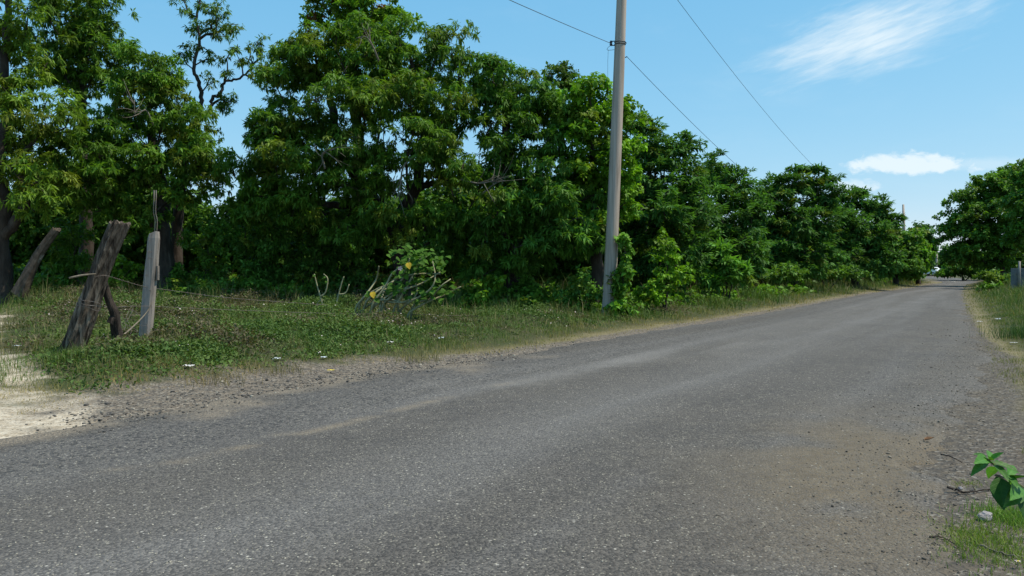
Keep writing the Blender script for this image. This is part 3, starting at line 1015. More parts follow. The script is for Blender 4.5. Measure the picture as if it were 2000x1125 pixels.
tree('feathery_tree', 'tall dark feathery tree immediately right of the utility pole, stepped slanting top', 1285, 30.0,
     [([(1285, None), (1280, 480), (1270, 360), (1255, 260)], 0.2, 0.05), ([(1280, 480), (1330, 380), (1340, 300)], 0.14, 0.04)],
     [(1243, 232, 22, 34, 0, .8), (1265, 275, 35, 40, 0, 1.2), (1300, 300, 38, 40, 0, 1.2), (1338, 285, 22, 40, 0, .8), (1260, 340, 50, 45, -.4, 1.6), (1325, 350, 55, 45, -.4, 1.7), (1290, 410, 75, 50, -.9, 2.0), (1370, 400, 45, 50, -.2, 1.5),
      (1265, 480, 65, 55, -.9, 1.7), (1340, 480, 60, 55, -.9, 1.7), (1300, 530, 70, 30, -.9, 1.6)],
     'feather', FEATH, dens=1.6, rc=0.5, sprigs=9, seed=110, yellow=0.06, group=G_F, flatz=0.4, bark=M_BARK)
tree('feathery_tree', 'dark feathery tree second to the right of the utility pole', 1410, 38.0,
     [([(1410, None), (1405, 480), (1400, 360)], 0.2, 0.05)],
     [(1388, 318, 25, 30, 0, 1.0), (1415, 345, 32, 30, 0, 1.3), (1445, 360, 28, 32, 0, 1.2), (1385, 380, 45, 45, -.4, 1.7), (1440, 420, 48, 50, -.4, 1.9), (1390, 460, 55, 55, -.8, 2.0), (1450, 490, 50, 50, -.8, 1.9), (1400, 530, 60, 28, -.8, 1.8), (1475, 400, 25, 40, 0, 1.2)],
     'feather', FEATH, dens=1.5, rc=0.55, sprigs=9, seed=111, yellow=0.06, group=G_F, lscale=1.1, flatz=0.4)
tree('feathery_tree', 'broad dark feathery tree with wispy bare tips on top, halfway along the road', 1550, 48.0,
     [([(1550, None), (1548, 480), (1545, 380)], 0.24, 0.06)],
     [(1510, 365, 38, 28, 0, 1.6), (1555, 355, 40, 26, 0, 1.6), (1600, 375, 35, 28, 0, 1.5), (1495, 410, 35, 45, -.4, 1.8), (1545, 420, 55, 45, -1, 2.3), (1600, 430, 45, 50, -.6, 2.0), (1520, 480, 55, 45, -1, 2.2), (1590, 490, 55, 45, -1, 2.2), (1550, 520, 60, 28, -1, 2.0),
      (1558, 325, 9, 8, 0, .5), (1592, 328, 10, 8, 0, .5), (1615, 345, 13, 10, 0, .6)],
     'feather', FEATH, dens=1.25, rc=0.62, sprigs=9, seed=112, yellow=0.08, group=G_F, lscale=1.3, flatz=0.4)
tree('feathery_tree', 'dark feathery tree fourth to the right of the pole, top sloping down', 1670, 60.0,
     [([(1670, None), (1668, 480), (1665, 400)], 0.24, 0.06)],
     [(1672, 385, 24, 22, 0, 1.4), (1645, 400, 28, 26, 0, 1.5), (1705, 405, 30, 24, 0, 1.6), (1655, 445, 42, 40, -1, 2.2), (1705, 455, 40, 40, -1, 2.2), (1650, 495, 45, 38, -1.4, 2.2), (1710, 505, 40, 34, -1.4, 2.2), (1730, 430, 20, 26, 0, 1.3)],
     'feather', FEATH, dens=1.1, rc=0.7, sprigs=9, seed=113, yellow=0.08, group=G_F, lscale=1.5, flatz=0.4)
tree('roadside_tree', 'small dark roadside tree in front of the far pole', 1750, 74.0,
     [([(1750, None), (1750, 500), (1748, 460)], 0.22, 0.06)],
     [(1736, 455, 18, 18, 0, 1.4), (1765, 475, 26, 26, -1, 1.8), (1735, 490, 28, 34, -1, 1.9), (1765, 515, 28, 25, -1, 1.8)],
     'broad', (0.048, 0.10, 0.024), dens=1.1, rc=0.8, sprigs=9, seed=114, yellow=0.06, lscale=2.0)
tree('roadside_tree', 'brighter green rounded tree closing the left row where the road bends', 1793, 84.0,
     [([(1793, None), (1793, 510), (1793, 470)], 0.22, 0.06)],
     [(1786, 470, 24, 24, 0, 1.9), (1796, 498, 16, 24, -1, 1.4), (1776, 505, 26, 28, -1, 2.0), (1788, 532, 16, 12, -1.5, 1.5)],
     'broad', (0.060, 0.135, 0.020), dens=1.1, rc=0.9, sprigs=9, seed=115, yellow=0.1, lscale=2.2)
tree('roadside_tree', 'dark tree behind and right of the far pole', 1790, 104.0,
     [([(1790, None), (1790, 500), (1790, 460)], 0.25, 0.07)],
     [(1795, 455, 16, 18, 0, 2.0), (1806, 475, 14, 22, 0, 1.8), (1775, 485, 18, 22, 0, 1.9), (1795, 505, 26, 30, 0, 2.2)],
     'broad', (0.036, 0.085, 0.026), dens=0.9, rc=1.0, sprigs=8, seed=116, yellow=0.03, lscale=2.6)
tree('overhanging_tree', 'large dark tree overhanging the right side of the road', 1955, 74.0,
     [([(1955, None), (1955, 500), (1950, 430), (1955, 360)], 0.32, 0.08)],
     [(1990, 335, 45, 22, 0, 2.2), (1940, 360, 40, 26, 0, 2.0), (1900, 385, 36, 24, 0, 1.9), (1985, 390, 60, 40, -1, 2.8), (1925, 420, 55, 40, -1, 2.8), (1875, 430, 35, 26, 0, 1.8), (1850, 455, 24, 20, 0, 1.4), (1960, 455, 60, 40, -1, 2.8),
      (1895, 470, 45, 35, -1, 2.4), (1870, 500, 28, 24, 0, 1.8), (1940, 500, 50, 24, 0, 2.2)],
     'broad', (0.052, 0.105, 0.022), dens=0.66, rc=0.85, sprigs=10, seed=117, yellow=0.08, lscale=1.9, trunk_r=0.32, up=0.1)
tree('overhanging_tree', 'nearer tree at the right edge of the frame with light green lower leaves', 2030, 62.0,
     [([(2030, None), (2030, 480), (2020, 400)], 0.28, 0.07)],
     [(2010, 345, 40, 28, 0, 1.8), (2050, 330, 40, 30, 0, 2.0), (2000, 400, 40, 34, -.6, 1.8), (2060, 400, 50, 45, 0, 2.2), (1995, 455, 36, 28, -.6, 1.6), (2040, 470, 50, 28, 0, 2.0)],
     'broad', (0.050, 0.11, 0.022), dens=1.0, rc=0.7, sprigs=9, seed=118, yellow=0.15, lscale=1.7)
tree('roadside_bush', 'dark low bushes under the overhanging tree beside the far road bend', 1880, 108.0,
     [([(1880, None), (1880, 525)], 0.1, 0.04), ([(1880, None), (1912, 525)], 0.08, 0.04)],
     [(1868, 522, 22, 14, 0, 2.0), (1895, 518, 28, 20, 0, 2.2), (1930, 518, 25, 20, 0, 2.0), (1850, 532, 14, 8, 0, 1.3)],
     'broad', (0.045, 0.10, 0.022), dens=0.9, rc=0.9, sprigs=9, seed=119, yellow=0.1, lscale=2.4, cat='bush')
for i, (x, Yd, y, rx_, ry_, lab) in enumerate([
        (1832, 190, 512, 22, 18, 'distant tree at the end of the road gap, left one'),
        (1858, 205, 505, 26, 26, 'distant tree at the end of the road gap, right one'),
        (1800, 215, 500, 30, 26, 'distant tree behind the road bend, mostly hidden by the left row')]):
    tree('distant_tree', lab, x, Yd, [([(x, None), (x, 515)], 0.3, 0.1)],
         [(x, y, rx_, ry_, 0, 4.0), (x + 8, y + 12, rx_, ry_ * .7, 0, 4.0)], 'broad', (0.045, 0.085, 0.04), dens=0.35, rc=1.6, sprigs=8,  # leaf green bluer than on the nearer trees
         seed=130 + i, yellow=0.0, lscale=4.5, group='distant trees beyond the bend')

# ------------------------------------------------------------------ undergrowth
def G(px, py, lift=0.0):
    """where the sight line through a photo pixel meets the ground"""
    Yd = 5.0
    Yv = np.linspace(2.5, 130, 6000)
    x = (px - 1000) / FPX * Yv
    z = CAM_H + (HOR - py) / FPX * Yv
    g = ground_h(x, Yv)
    g = np.maximum(g, zroad(Yv) * (1 - 0)) if False else g
    below = np.nonzero(z <= g + lift)[0]
    i = below[0] if len(below) else len(Yv) - 1
    return np.array((x[i], Yv[i], g[i]))


def treeline_depth(px):
    return np.interp(px, [-200, 300, 900, 1180, 1300, 1450, 1600, 1700, 1800], [29, 30, 29.5, 29, 34, 44, 58, 72, 95])


# the mass of scrub behind the trunks: nobody could count it
r = np.random.default_rng(77)
n = 3000
tx_ = r.uniform(-260, 1790, n)
td_ = treeline_depth(tx_) + (r.uniform(0, 3.5, n) + (r.random(n) < .35) * r.uniform(4, 8, n)) * (1 + tx_.clip(0) / 2500)
X_ = (tx_ - 1000) / FPX * td_
g_ = ground_h(X_, td_)
top = 2.3 + 3.6 * fbm(tx_ / 130.0, tx_ * 0, oct=3, seed=61)
top = np.where((tx_ > 395) & (tx_ < 475), np.minimum(top, 2.7), top)
zz = g_ + 0.1 + top * r.random(n) ** 0.7
pts = np.stack([X_, td_, zz], 1)
k = 8
offs = r.normal(size=(n, k, 3)) * 0.36
tips = (pts[:, None] + offs).reshape(-1, 3)
dirs = (offs * 1.5 + np.array((0, -0.6, 0.35)) + r.normal(0, .4, (n, k, 3))).reshape(-1, 3)
cols = np.repeat(palette(r, n, (0.040, 0.085, 0.018), 0.08)[:, None], k, 1).reshape(-1, 3)
sc_ = np.repeat(td_ / 28.0, k)
parts_ = []
for lo, hi, s_ in ((0, 1.1, 1.3), (1.1, 1.6, 1.9), (1.6, 9, 2.8)):
    mm = (sc_ >= lo) & (sc_ < hi) & (tips[:, 2] > ground_h(tips[:, 0], tips[:, 1]) + 0.05)
    if mm.any():
        parts_.append(leaves(r, tips[mm], dirs[mm], 'broad', cols[mm], s_))
n = 900
tx_ = r.uniform(330, 1760, n)
td_ = treeline_depth(tx_) - 6.0 * (treeline_depth(tx_) / 29.5) + r.uniform(-1.2, 2.5, n)
X_ = (tx_ - 1000) / FPX * td_
dl0 = sdist(LEFT, X_, td_)
hh_ = (0.15 + 0.95 * fbm(tx_ / 60.0, td_ * 0.6, oct=3, seed=63) ** 1.5) * sstep(2.2, 5.0, dl0)
keep = (dl0 > 2.4) & ~((tx_ > 610) & (tx_ < 900) & (td_ < 24))
tx_, td_, X_, hh_ = tx_[keep], td_[keep], X_[keep], hh_[keep]
n = len(tx_)
pts = np.stack([X_, td_, ground_h(X_, td_) + 0.06 + hh_ * r.random(n) ** 0.5], 1)
k = 5
offs = r.normal(size=(n, k, 3)) * np.array((.22, .22, .13))
tips = (pts[:, None] + offs).reshape(-1, 3)
tips[:, 2] = np.maximum(tips[:, 2], ground_h(tips[:, 0], tips[:, 1]) + 0.06)
dirs = (offs * 2 + np.array((0, -0.3, 0.7)) + r.normal(0, .4, (n, k, 3))).reshape(-1, 3)
cols = np.repeat(palette(r, n, (0.052, 0.108, 0.020), 0.15)[:, None], k, 1).reshape(-1, 3)
far_ = np.repeat(td_, k)
for lo, hi, s_ in ((0, 27, .8), (27, 40, 1.2), (40, 200, 2.0)):
    mm = (far_ >= lo) & (far_ < hi)
    if mm.any():
        parts_.append(leaves(r, tips[mm], dirs[mm], 'broad', cols[mm], s_))
n = 420
td_ = r.uniform(78, 100, n)
tx_ = r.uniform(1895, 2200, n)
X_ = (tx_ - 1000) / FPX * td_
keep = -sdist(RIGHT, X_, td_) > 2.5
td_, X_ = td_[keep], X_[keep]
n = len(X_)
pts = np.stack([X_, td_, ground_h(X_, td_) + 0.3 + 4.2 * r.random(n) ** .8], 1)
k = 7
offs = r.normal(size=(n, k, 3)) * 0.7
tips = (pts[:, None] + offs).reshape(-1, 3)
tips[:, 2] = np.maximum(tips[:, 2], ground_h(tips[:, 0], tips[:, 1]) + 0.2)
dirs = (offs + np.array((0, -0.6, 0.35)) + r.normal(0, .4, (n, k, 3))).reshape(-1, 3)
cols = np.repeat(palette(r, n, (0.040, 0.085, 0.020), 0.08)[:, None], k, 1).reshape(-1, 3)
V, F, Cc = leaves(r, tips, dirs, 'broad', cols, 3.2)
obj('thicket', make_mesh('thicket_right', V, F, Cc), M_LEAF, label='dark thicket under the overhanging trees right of the road', cat='thicket', kind='stuff')
V, F, Cc = merge(parts_)
obj('thicket', make_mesh('thicket', V, F, Cc), M_LEAF, label='dark tangled thicket filling the shade behind the tree trunks', cat='thicket', kind='stuff')


def shrub(label, x, Yd, lobes, kind='broad', color=(0.055, 0.115, 0.02), seed=1, name='shrub', cat='shrub', stems=3, group=None, **kw):
    """low bush: several thin stems and leafy lobes"""
    r_ = np.random.default_rng(seed + 900)
    tr_ = []
    for q in range(stems):
        lx, ly = lobes[q % len(lobes)][0], lobes[q % len(lobes)][1]
        tr_.append(([(x + r_.uniform(-4, 4), None), ((x + lx) / 2 + r_.uniform(-4, 4), (560 + ly) / 2 + 6), (lx, ly)], 0.03, 0.012))
    args = dict(dens=3.0, rc=0.28, sprigs=6, rt=0.005, trunk_r=0.03, lumps=0.4)
    args.update(kw)
    return tree(name, label, x, Yd, tr_, lobes, kind, color, seed=seed, cat=cat, group=group, **args)


G_U = 'undergrowth shrubs along the foot of the tree line'
US = [
    (60, 24.0, [(50, 530, 45, 30, 0, .8), (90, 545, 35, 20, -.3, .6)], 'broad', (0.045, 0.095, 0.02), 'low shrub at the foot of the left edge trunk'),
    (150, 25.5, [(150, 455, 40, 32, .2, .8), (140, 500, 45, 35, 0, .9), (185, 530, 45, 30, -.3, .8), (120, 545, 30, 22, -.3, .6)], 'small', (0.05, 0.10, 0.02), 'leafy shrub behind the leaning fence post'),
    (240, 24.5, [(240, 520, 28, 30, 0, .6), (235, 550, 30, 18, -.2, .6)], 'broad', (0.085, 0.155, 0.02), 'bright green shrub seen between the two fence posts'),
    (400, 25.5, [(395, 470, 45, 45, 0, 1.0), (385, 530, 50, 35, -.3, 1.0), (430, 430, 40, 35, .2, .9)], 'small', (0.052, 0.11, 0.022), 'tall shrub right of the thick dark mango trunk'),
    (490, 25.0, [(480, 450, 55, 45, 0, 1.1), (500, 520, 55, 40, -.4, 1.0), (530, 470, 45, 45, 0, 1.0)], 'small', (0.045, 0.098, 0.022), 'tall shrub under the left side of the largest mango crown'),
    (590, 25.5, [(590, 470, 55, 50, 0, 1.1), (570, 535, 50, 28, -.4, .9), (630, 500, 45, 45, -.2, 1.0)], 'small', (0.050, 0.105, 0.026), 'bluish green shrub under the middle of the largest mango crown'),
    (660, 26.0, [(650, 440, 45, 35, 0, .9), (680, 490, 45, 40, 0, 1.0), (690, 540, 40, 25, -.2, .8)], 'small', (0.05, 0.115, 0.032), 'shrub left of the forked mango trunk'),
    (700, 24.2, [(690, 545, 40, 18, 0, .6)], 'broad', (0.04, 0.085, 0.02), 'low dark shrub in front of the forked mango trunk'),
    (940, 22.6, [(945, 575, 26, 18, 0, .5), (935, 600, 28, 16, -.2, .5), (960, 548, 14, 14, 0, .3)], 'broad', (0.080, 0.150, 0.022), 'small bright green shrub just right of the yellow-leaved shrub'),
    (1010, 23.2, [(1010, 565, 45, 22, 0, .7), (1050, 580, 35, 16, -.2, .6)], 'broad', (0.045, 0.10, 0.02), 'low shrub at the foot of the drooping mango'),
    (1145, 22.6, [(1140, 545, 30, 26, 0, .6), (1120, 575, 35, 18, -.2, .6), (1165, 570, 22, 20, -.2, .5)], 'small', (0.055, 0.12, 0.032), 'bushy shrub hugging the left foot of the utility pole'),
    (1300, 24.5, [(1300, 485, 26, 36, 0, .7), (1310, 530, 34, 34, -.2, .8), (1285, 565, 40, 20, -.3, .7), (1260, 580, 26, 12, -.3, .5)], 'vine', (0.075, 0.150, 0.018), 'bright green shrub right of the utility pole'),
    (1420, 32.0, [(1410, 505, 36, 34, 0, 1.1), (1440, 530, 34, 24, 0, .9), (1395, 540, 34, 18, -.4, .9)], 'feather', (0.052, 0.120, 0.03), 'shrub at the foot of the second feathery tree'),
    (1530, 42.0, [(1500, 535, 34, 14, 0, 1.1), (1545, 530, 34, 16, 0, 1.1)], 'small', (0.058, 0.11, 0.03), 'low shrub below the third feathery tree'),
    (1610, 50.0, [(1600, 530, 38, 14, 0, 1.4), (1650, 530, 30, 14, 0, 1.2)], 'small', (0.055, 0.11, 0.03), 'low shrub below the fourth feathery tree'),
    (1910, 52.0, [(1908, 562, 18, 12, 0, .8), (1930, 560, 18, 10, 0, .8)], 'small', (0.060, 0.120, 0.026), 'rounded low bush on the right verge before the road bend'),
    (1960, 58.0, [(1945, 540, 30, 14, 0, 1.2), (1985, 545, 25, 10, 0, 1.0)], 'small', (0.062, 0.110, 0.028), 'low bush in front of the grey sheet fence'),
]
for i, (x, Yd, lb, kd, cl, lab) in enumerate(US):
    far = max(1.0, Yd / 25.0)
    shrub(lab, x, Yd, lb, kd, cl, 200 + i, group=G_U, dens=2.6 / far, rc=0.30 * far ** .5, lscale=far * (1.25 if kd == 'small' else 0.95), yellow=0.1)
# vine climbing the right side of the utility pole
shrub('vine with heart-shaped leaves climbing the right side of the utility pole', 1216, 21.7,
      [(1222, 470, 16, 22, 0, .3), (1222, 520, 14, 30, 0, .3), (1216, 570, 20, 26, 0, .35), (1212, 600, 26, 14, -.1, .4), (1208, 545, 12, 20, 0, .25)],
      'vine', (0.055, 0.120, 0.02), 240, 'climbing_vine', 'vine', 4, dens=5.0, rc=0.2, sprigs=5, yellow=0.1, lscale=1.1)

# ------------------------------------------------------------------ shrub with pale bent stems and yellow leaves
def heart_leaf(name, L=0.2, Wd=0.17, fold=0.18, droop=0.25, seed=0, serr=0.0):
    """ovate leaf blade, base at origin, pointing +X, face +Z"""
    rr_ = np.random.default_rng(seed)
    nx_ = 15
    v, f = [], []
    for i in range(nx_):
        t_ = i / (nx_ - 1)
        half = Wd / 2 * (math.sin(math.pi * min(1, t_ ** (0.62 if not serr else 0.88))) ** (0.85 if not serr else 0.92) if 0 < t_ < 1 else 0.02)
        half *= 1 + serr * ((i % 2) - 0.5)
        x_ = L * t_
        z_ = -droop * L * t_ * t_
        for q in (-1, -0.66, -0.33, 0, 0.33, 0.66, 1):
            v.append((x_ - (0.04 * L if abs(q) == 1 and i == 1 else 0), q * half, z_ + fold * half * (0.45 * abs(q) + 1.1 * q * q - 0.55 * q ** 4) + rr_.normal(0, 0.006 * L) * abs(q)))
    for i in range(nx_ - 1):
        for j in range(6):
            a = i * 7 + j
            f.append((a, a + 1, a + 8, a + 7))
    me = bpy.data.meshes.new(name)
    me.from_pydata(v, [], f)
    me.polygons.foreach_set('use_smooth', np.ones(len(f), bool))
    me.update()
    return me


def mat_blade(name, c1, c2, rough=0.45, trans=0.25, spec=0.35):
    m_, t_, o_ = mat_new(name)
    tcn_ = t_.new('ShaderNodeTexCoord')
    oi = t_.new('ShaderNodeObjectInfo')
    n_ = t_.noise(tcn_.outputs['Object'], 30.0, 4)
    col_ = t_.mix(t_.ramp(n_, 0.3, 0.7), (*c1, 1), (*c2, 1))
    sp_ = t_.new('ShaderNodeSeparateXYZ')
    t_.link(tcn_.outputs['Object'], sp_.inputs[0])
    ay = t_.math('ABSOLUTE', sp_.outputs[1])
    ph = t_.math('MULTIPLY', t_.math('SUBTRACT', sp_.outputs[0], t_.math('MULTIPLY', ay, 0.75)), 330.0)
    vein = t_.ramp(t_.math('SINE', ph), 0.75, 1.0)
    rib = t_.ramp(ay, 0.0010, 0.0028, 1.0, 0.0)
    vein = t_.math('MAXIMUM', vein, rib)
    col_ = t_.mix(t_.math('MULTIPLY', vein, 0.22), col_, (c2[0] * 1.9, c2[1] * 1.5, c2[2] * 1.7, 1))
    blot = t_.ramp(t_.noise(tcn_.outputs['Object'], 55.0, 5), 0.62, 0.70, 0.0, 0.6)
    col_ = t_.mix(blot, col_, (c1[0] * 1.8, c1[1] * 0.9, c1[2], 1))
    hs_ = t_.new('ShaderNodeHueSaturation', i_Color=col_, i_Value=t_.ramp(oi.outputs['Random'], 0, 1, 0.75, 1.25))
    p_ = t_.new('ShaderNodeBsdfPrincipled', i_Roughness=rough, i_Base_Color=hs_.outputs[0])
    p_.inputs['Specular IOR Level'].default_value = spec
    tcl = t_.mix(1.0, hs_.outputs[0], (1.3, 1.4, 0.45, 1), 'MULTIPLY')
    tr_ = t_.new('ShaderNodeBsdfTranslucent', i_Color=tcl)
    mx_ = t_.new('ShaderNodeMixShader', i_0=trans)
    t_.link(p_.outputs[0], mx_.inputs[1])
    t_.link(tr_.outputs[0], mx_.inputs[2])
    bp = t_.new('ShaderNodeBump', i_Strength=0.25, i_Distance=0.002, i_Height=t_.math('MULTIPLY', vein, -1.0))
    t_.link(bp.outputs[0], p_.inputs['Normal'])
    t_.link(mx_.outputs[0], o_.inputs[0])
    return m_


M_BLADE = mat_blade('broad_leaf_green', (0.050, 0.125, 0.016), (0.075, 0.160, 0.024), 0.6, 0.35, 0.08)
M_BLADEY = mat_blade('broad_leaf_yellow', (0.50, 0.33, 0.02), (0.62, 0.42, 0.03))
M_BLADEDK = mat_blade('dark_leaf_green', (0.022, 0.078, 0.014), (0.036, 0.105, 0.020), 0.5, 0.2, 0.2)  # darker green for the broad, mostly hanging leaves of the foreground plant
M_BLADEF = mat_blade('foreground_leaf_green', (0.048, 0.150, 0.020), (0.075, 0.200, 0.030), 0.5, 0.32, 0.22)


def place_leaf(me, base, tip, up_hint, parent, org, name='leaf', mat=None):
    """orient a blade from base towards tip"""
    base, tip = Vector(base), Vector(tip)
    d = (tip - base)
    ln = d.length
    xax = d.normalized()
    z_ = Vector(up_hint)
    z_ = (z_ - xax * z_.dot(xax)).normalized()
    yax = z_.cross(xax)
    from mathutils import Matrix
    Mx = Matrix((xax, yax, z_)).transposed().to_4x4()
    o_ = bpy.data.objects.new(name, me)
    C.objects.link(o_)
    o_.parent = parent
    s_ = ln / me['L']
    o_.matrix_local = Matrix.Translation(base - Vector(org)) @ Mx @ Matrix.Scale(s_, 4)
    return o_


r = np.random.default_rng(301)
YS = 18.5
b0 = np.array((*P(770, 600, YS)[:2], 0))
b0[2] = gz(b0[0], b0[1])
bent = thing('bent_shrub', 'shrub with pale bent stems and heart-shaped leaves, two of them yellow', 'shrub', b0)
stem_paths = [
    [(765, 612), (780, 585), (800, 550), (815, 520), (828, 495)], [(775, 612), (800, 590), (835, 570), (850, 545), (845, 510)],
    [(790, 615), (830, 592), (870, 575), (900, 560)], [(760, 612), (745, 585), (760, 555), (790, 530), (800, 505)],
    [(735, 600), (760, 585), (795, 592), (815, 570), (805, 540)], [(700, 612), (730, 590), (760, 585)], [(780, 610), (775, 580), (785, 545), (815, 535), (860, 535)],
    [(690, 605), (715, 575), (735, 545), (740, 520)], [(705, 600), (735, 570), (775, 545), (808, 515), (835, 500)], [(720, 602), (752, 560), (770, 530), (812, 508)],
    [(740, 600), (775, 572), (820, 555), (862, 530)], [(725, 598), (745, 590), (790, 590), (806, 572)], [(700, 598), (712, 580), (742, 562), (764, 556)], [(800, 610), (815, 590), (840, 585), (860, 560), (880, 545)], [(720, 612), (735, 595), (770, 570), (800, 560)]]
for q, pth in enumerate(stem_paths):
    mb = MB()
    pts = smoothpath([P(x, y, YS + r.uniform(-.3, .3)) for x, y in pth], 12)
    pts[0][2] = min(pts[0][2], gz(pts[0][0], pts[0][1]) - 0.03)
    mb.tube(pts - b0, np.linspace(0.030, 0.014, 12), 6)
    obj('stem', mb.mesh('stem', True), M_STEM, bent)
leafm = []
for q in range(3):
    me = heart_leaf('leaf', 0.2, 0.18, 0.15, 0.3, q)
    me['L'] = 0.2
    me.materials.append(M_BLADE)
    leafm.append(me)
ym = heart_leaf('leaf_yellow', 0.2, 0.16, 0.1, 0.2, 9)
ym['L'] = 0.2
ym.materials.append(M_BLADEY)
lobs = [(800, 497, 45, 22, 55), (830, 525, 38, 28, 55), (795, 530, 32, 24, 30), (850, 505, 24, 22, 18), (868, 560, 30, 16, 20), (820, 575, 55, 16, 34), (765, 560, 20, 14, 12), (735, 575, 22, 14, 10)]
for (x, y, rx_, ry_, nl) in lobs:
    for _ in range(int(nl * 1.35)):
        a = r.uniform(0, 6.28)
        q = r.random() ** 0.5
        base = P(x + rx_ * q * math.cos(a), y + ry_ * q * math.sin(a), YS + r.uniform(-.5, .5))
        d = np.array((r.normal(0, 1), r.normal(-0.5, 0.7), r.uniform(-0.8, 0.15)))
        d = d / np.linalg.norm(d) * r.uniform(0.09, 0.175)
        place_leaf(leafm[r.integers(3)], base, base + d, (r.normal(0, .3), -0.55 + r.normal(0, .3), 1), bent, b0)
for (x, y, ln) in ((797, 513, 0.24), (727, 570, 0.2)):
    o_ = place_leaf(ym, P(x, y, YS - .62), P(x + 3, y + 12, YS - .7) * 1.0, (0, -1, 0.3), bent, b0)
    o_.scale = (0.85, 0.85, 0.85)
    o_['label'] = 'yellow leaf'
fl = MB()
for q in range(5):
    a = q * 2 * math.pi / 5
    c = P(782, 524, YS - .65) - b0
    e1 = c + 0.045 * np.array((math.cos(a - .5), -0.25, math.sin(a - .5)))
    e2 = c + 0.045 * np.array((math.cos(a + .5), -0.25, math.sin(a + .5)))
    e0 = c + 0.06 * np.array((math.cos(a), -0.2, math.sin(a)))
    fl.add([c, e1, e0, e2], [(0, 1, 2, 3)])
obj('flower', fl.mesh('flower'), mat_noise('pink_petal', (0.62, 0.42, 0.40), (0.68, 0.48, 0.45), 10.0, 0.8, 0.0, spec=0.05), bent)

b1 = np.array((*P(632, 605, 20.3)[:2], 0))
b1[2] = gz(b1[0], b1[1])
stk = thing('bare_sapling', 'pale nearly leafless sapling left of the bent shrub', 'sapling', b1)
for pth in ([(634, 610), (626, 580), (620, 560), (614, 535)], [(626, 580), (636, 570), (640, 545), (632, 535)], [(616, 608), (622, 590), (632, 586)], [(655, 605), (660, 580), (668, 550), (672, 540)], [(662, 575), (675, 572), (682, 555)]):
    mb = MB()
    pts = smoothpath([P(x, y, 20.3) for x, y in pth], 10)
    if pth[0][1] > 600:
        pts[0][2] = gz(pts[0][0], pts[0][1]) - 0.03
    mb.tube(pts - b1, np.linspace(0.026, 0.012, 10), 6)
    obj('stem', mb.mesh('stem', True), M_STEM, stk)
for (x, y) in ((634, 540), (638, 548), (613, 536), (628, 545), (660, 536)):
    base = P(x, y, 20.3)
    place_leaf(leafm[0], base, base + np.array((r.uniform(-.12, .12), -.06, r.uniform(-.1, .08))), (0, -.6, 1), stk, b1)

# ------------------------------------------------------------------ grass and ground cover
def blades(r, x, y, z, h, wd, cols, lean=0.35):
    n_ = len(x)
    a = r.uniform(0, 6.283, n_)
    ln = np.abs(r.normal(0, lean, n_)) * h
    b_ = np.stack([x, y, z], 1)
    side = np.stack([np.cos(a), np.sin(a), 0 * a], 1) * wd[:, None]
    la = r.uniform(0, 6.283, n_)
    lv = np.stack([np.cos(la), np.sin(la), 0 * la], 1) * ln[:, None]
    mid = b_ + np.stack([0 * h, 0 * h, h * 0.55], 1) + lv * 0.3
    tip = b_ + np.stack([0 * h, 0 * h, h * r.uniform(0.75, 1.0, n_)], 1) + lv
    V_ = np.stack([b_ - side * .5, b_ + side * .5, mid + side * .4, mid - side * .4, tip], 1).reshape(-1, 3)
    i0 = np.arange(n_)[:, None] * 5
    F_ = np.concatenate([i0 + [[0, 1, 2]], i0 + [[0, 2, 3]], i0 + [[3, 2, 4]]], 1).reshape(-1, 3)
    return V_, F_, np.repeat(cols, 5, 0)


def lerp(a, b, t_):
    return np.asarray(a) * (1 - t_[:, None]) + np.asarray(b) * t_[:, None]


STRAW, GREEN, BROWN = (0.33, 0.255, 0.10), (0.105, 0.165, 0.040), (0.125, 0.085, 0.058)


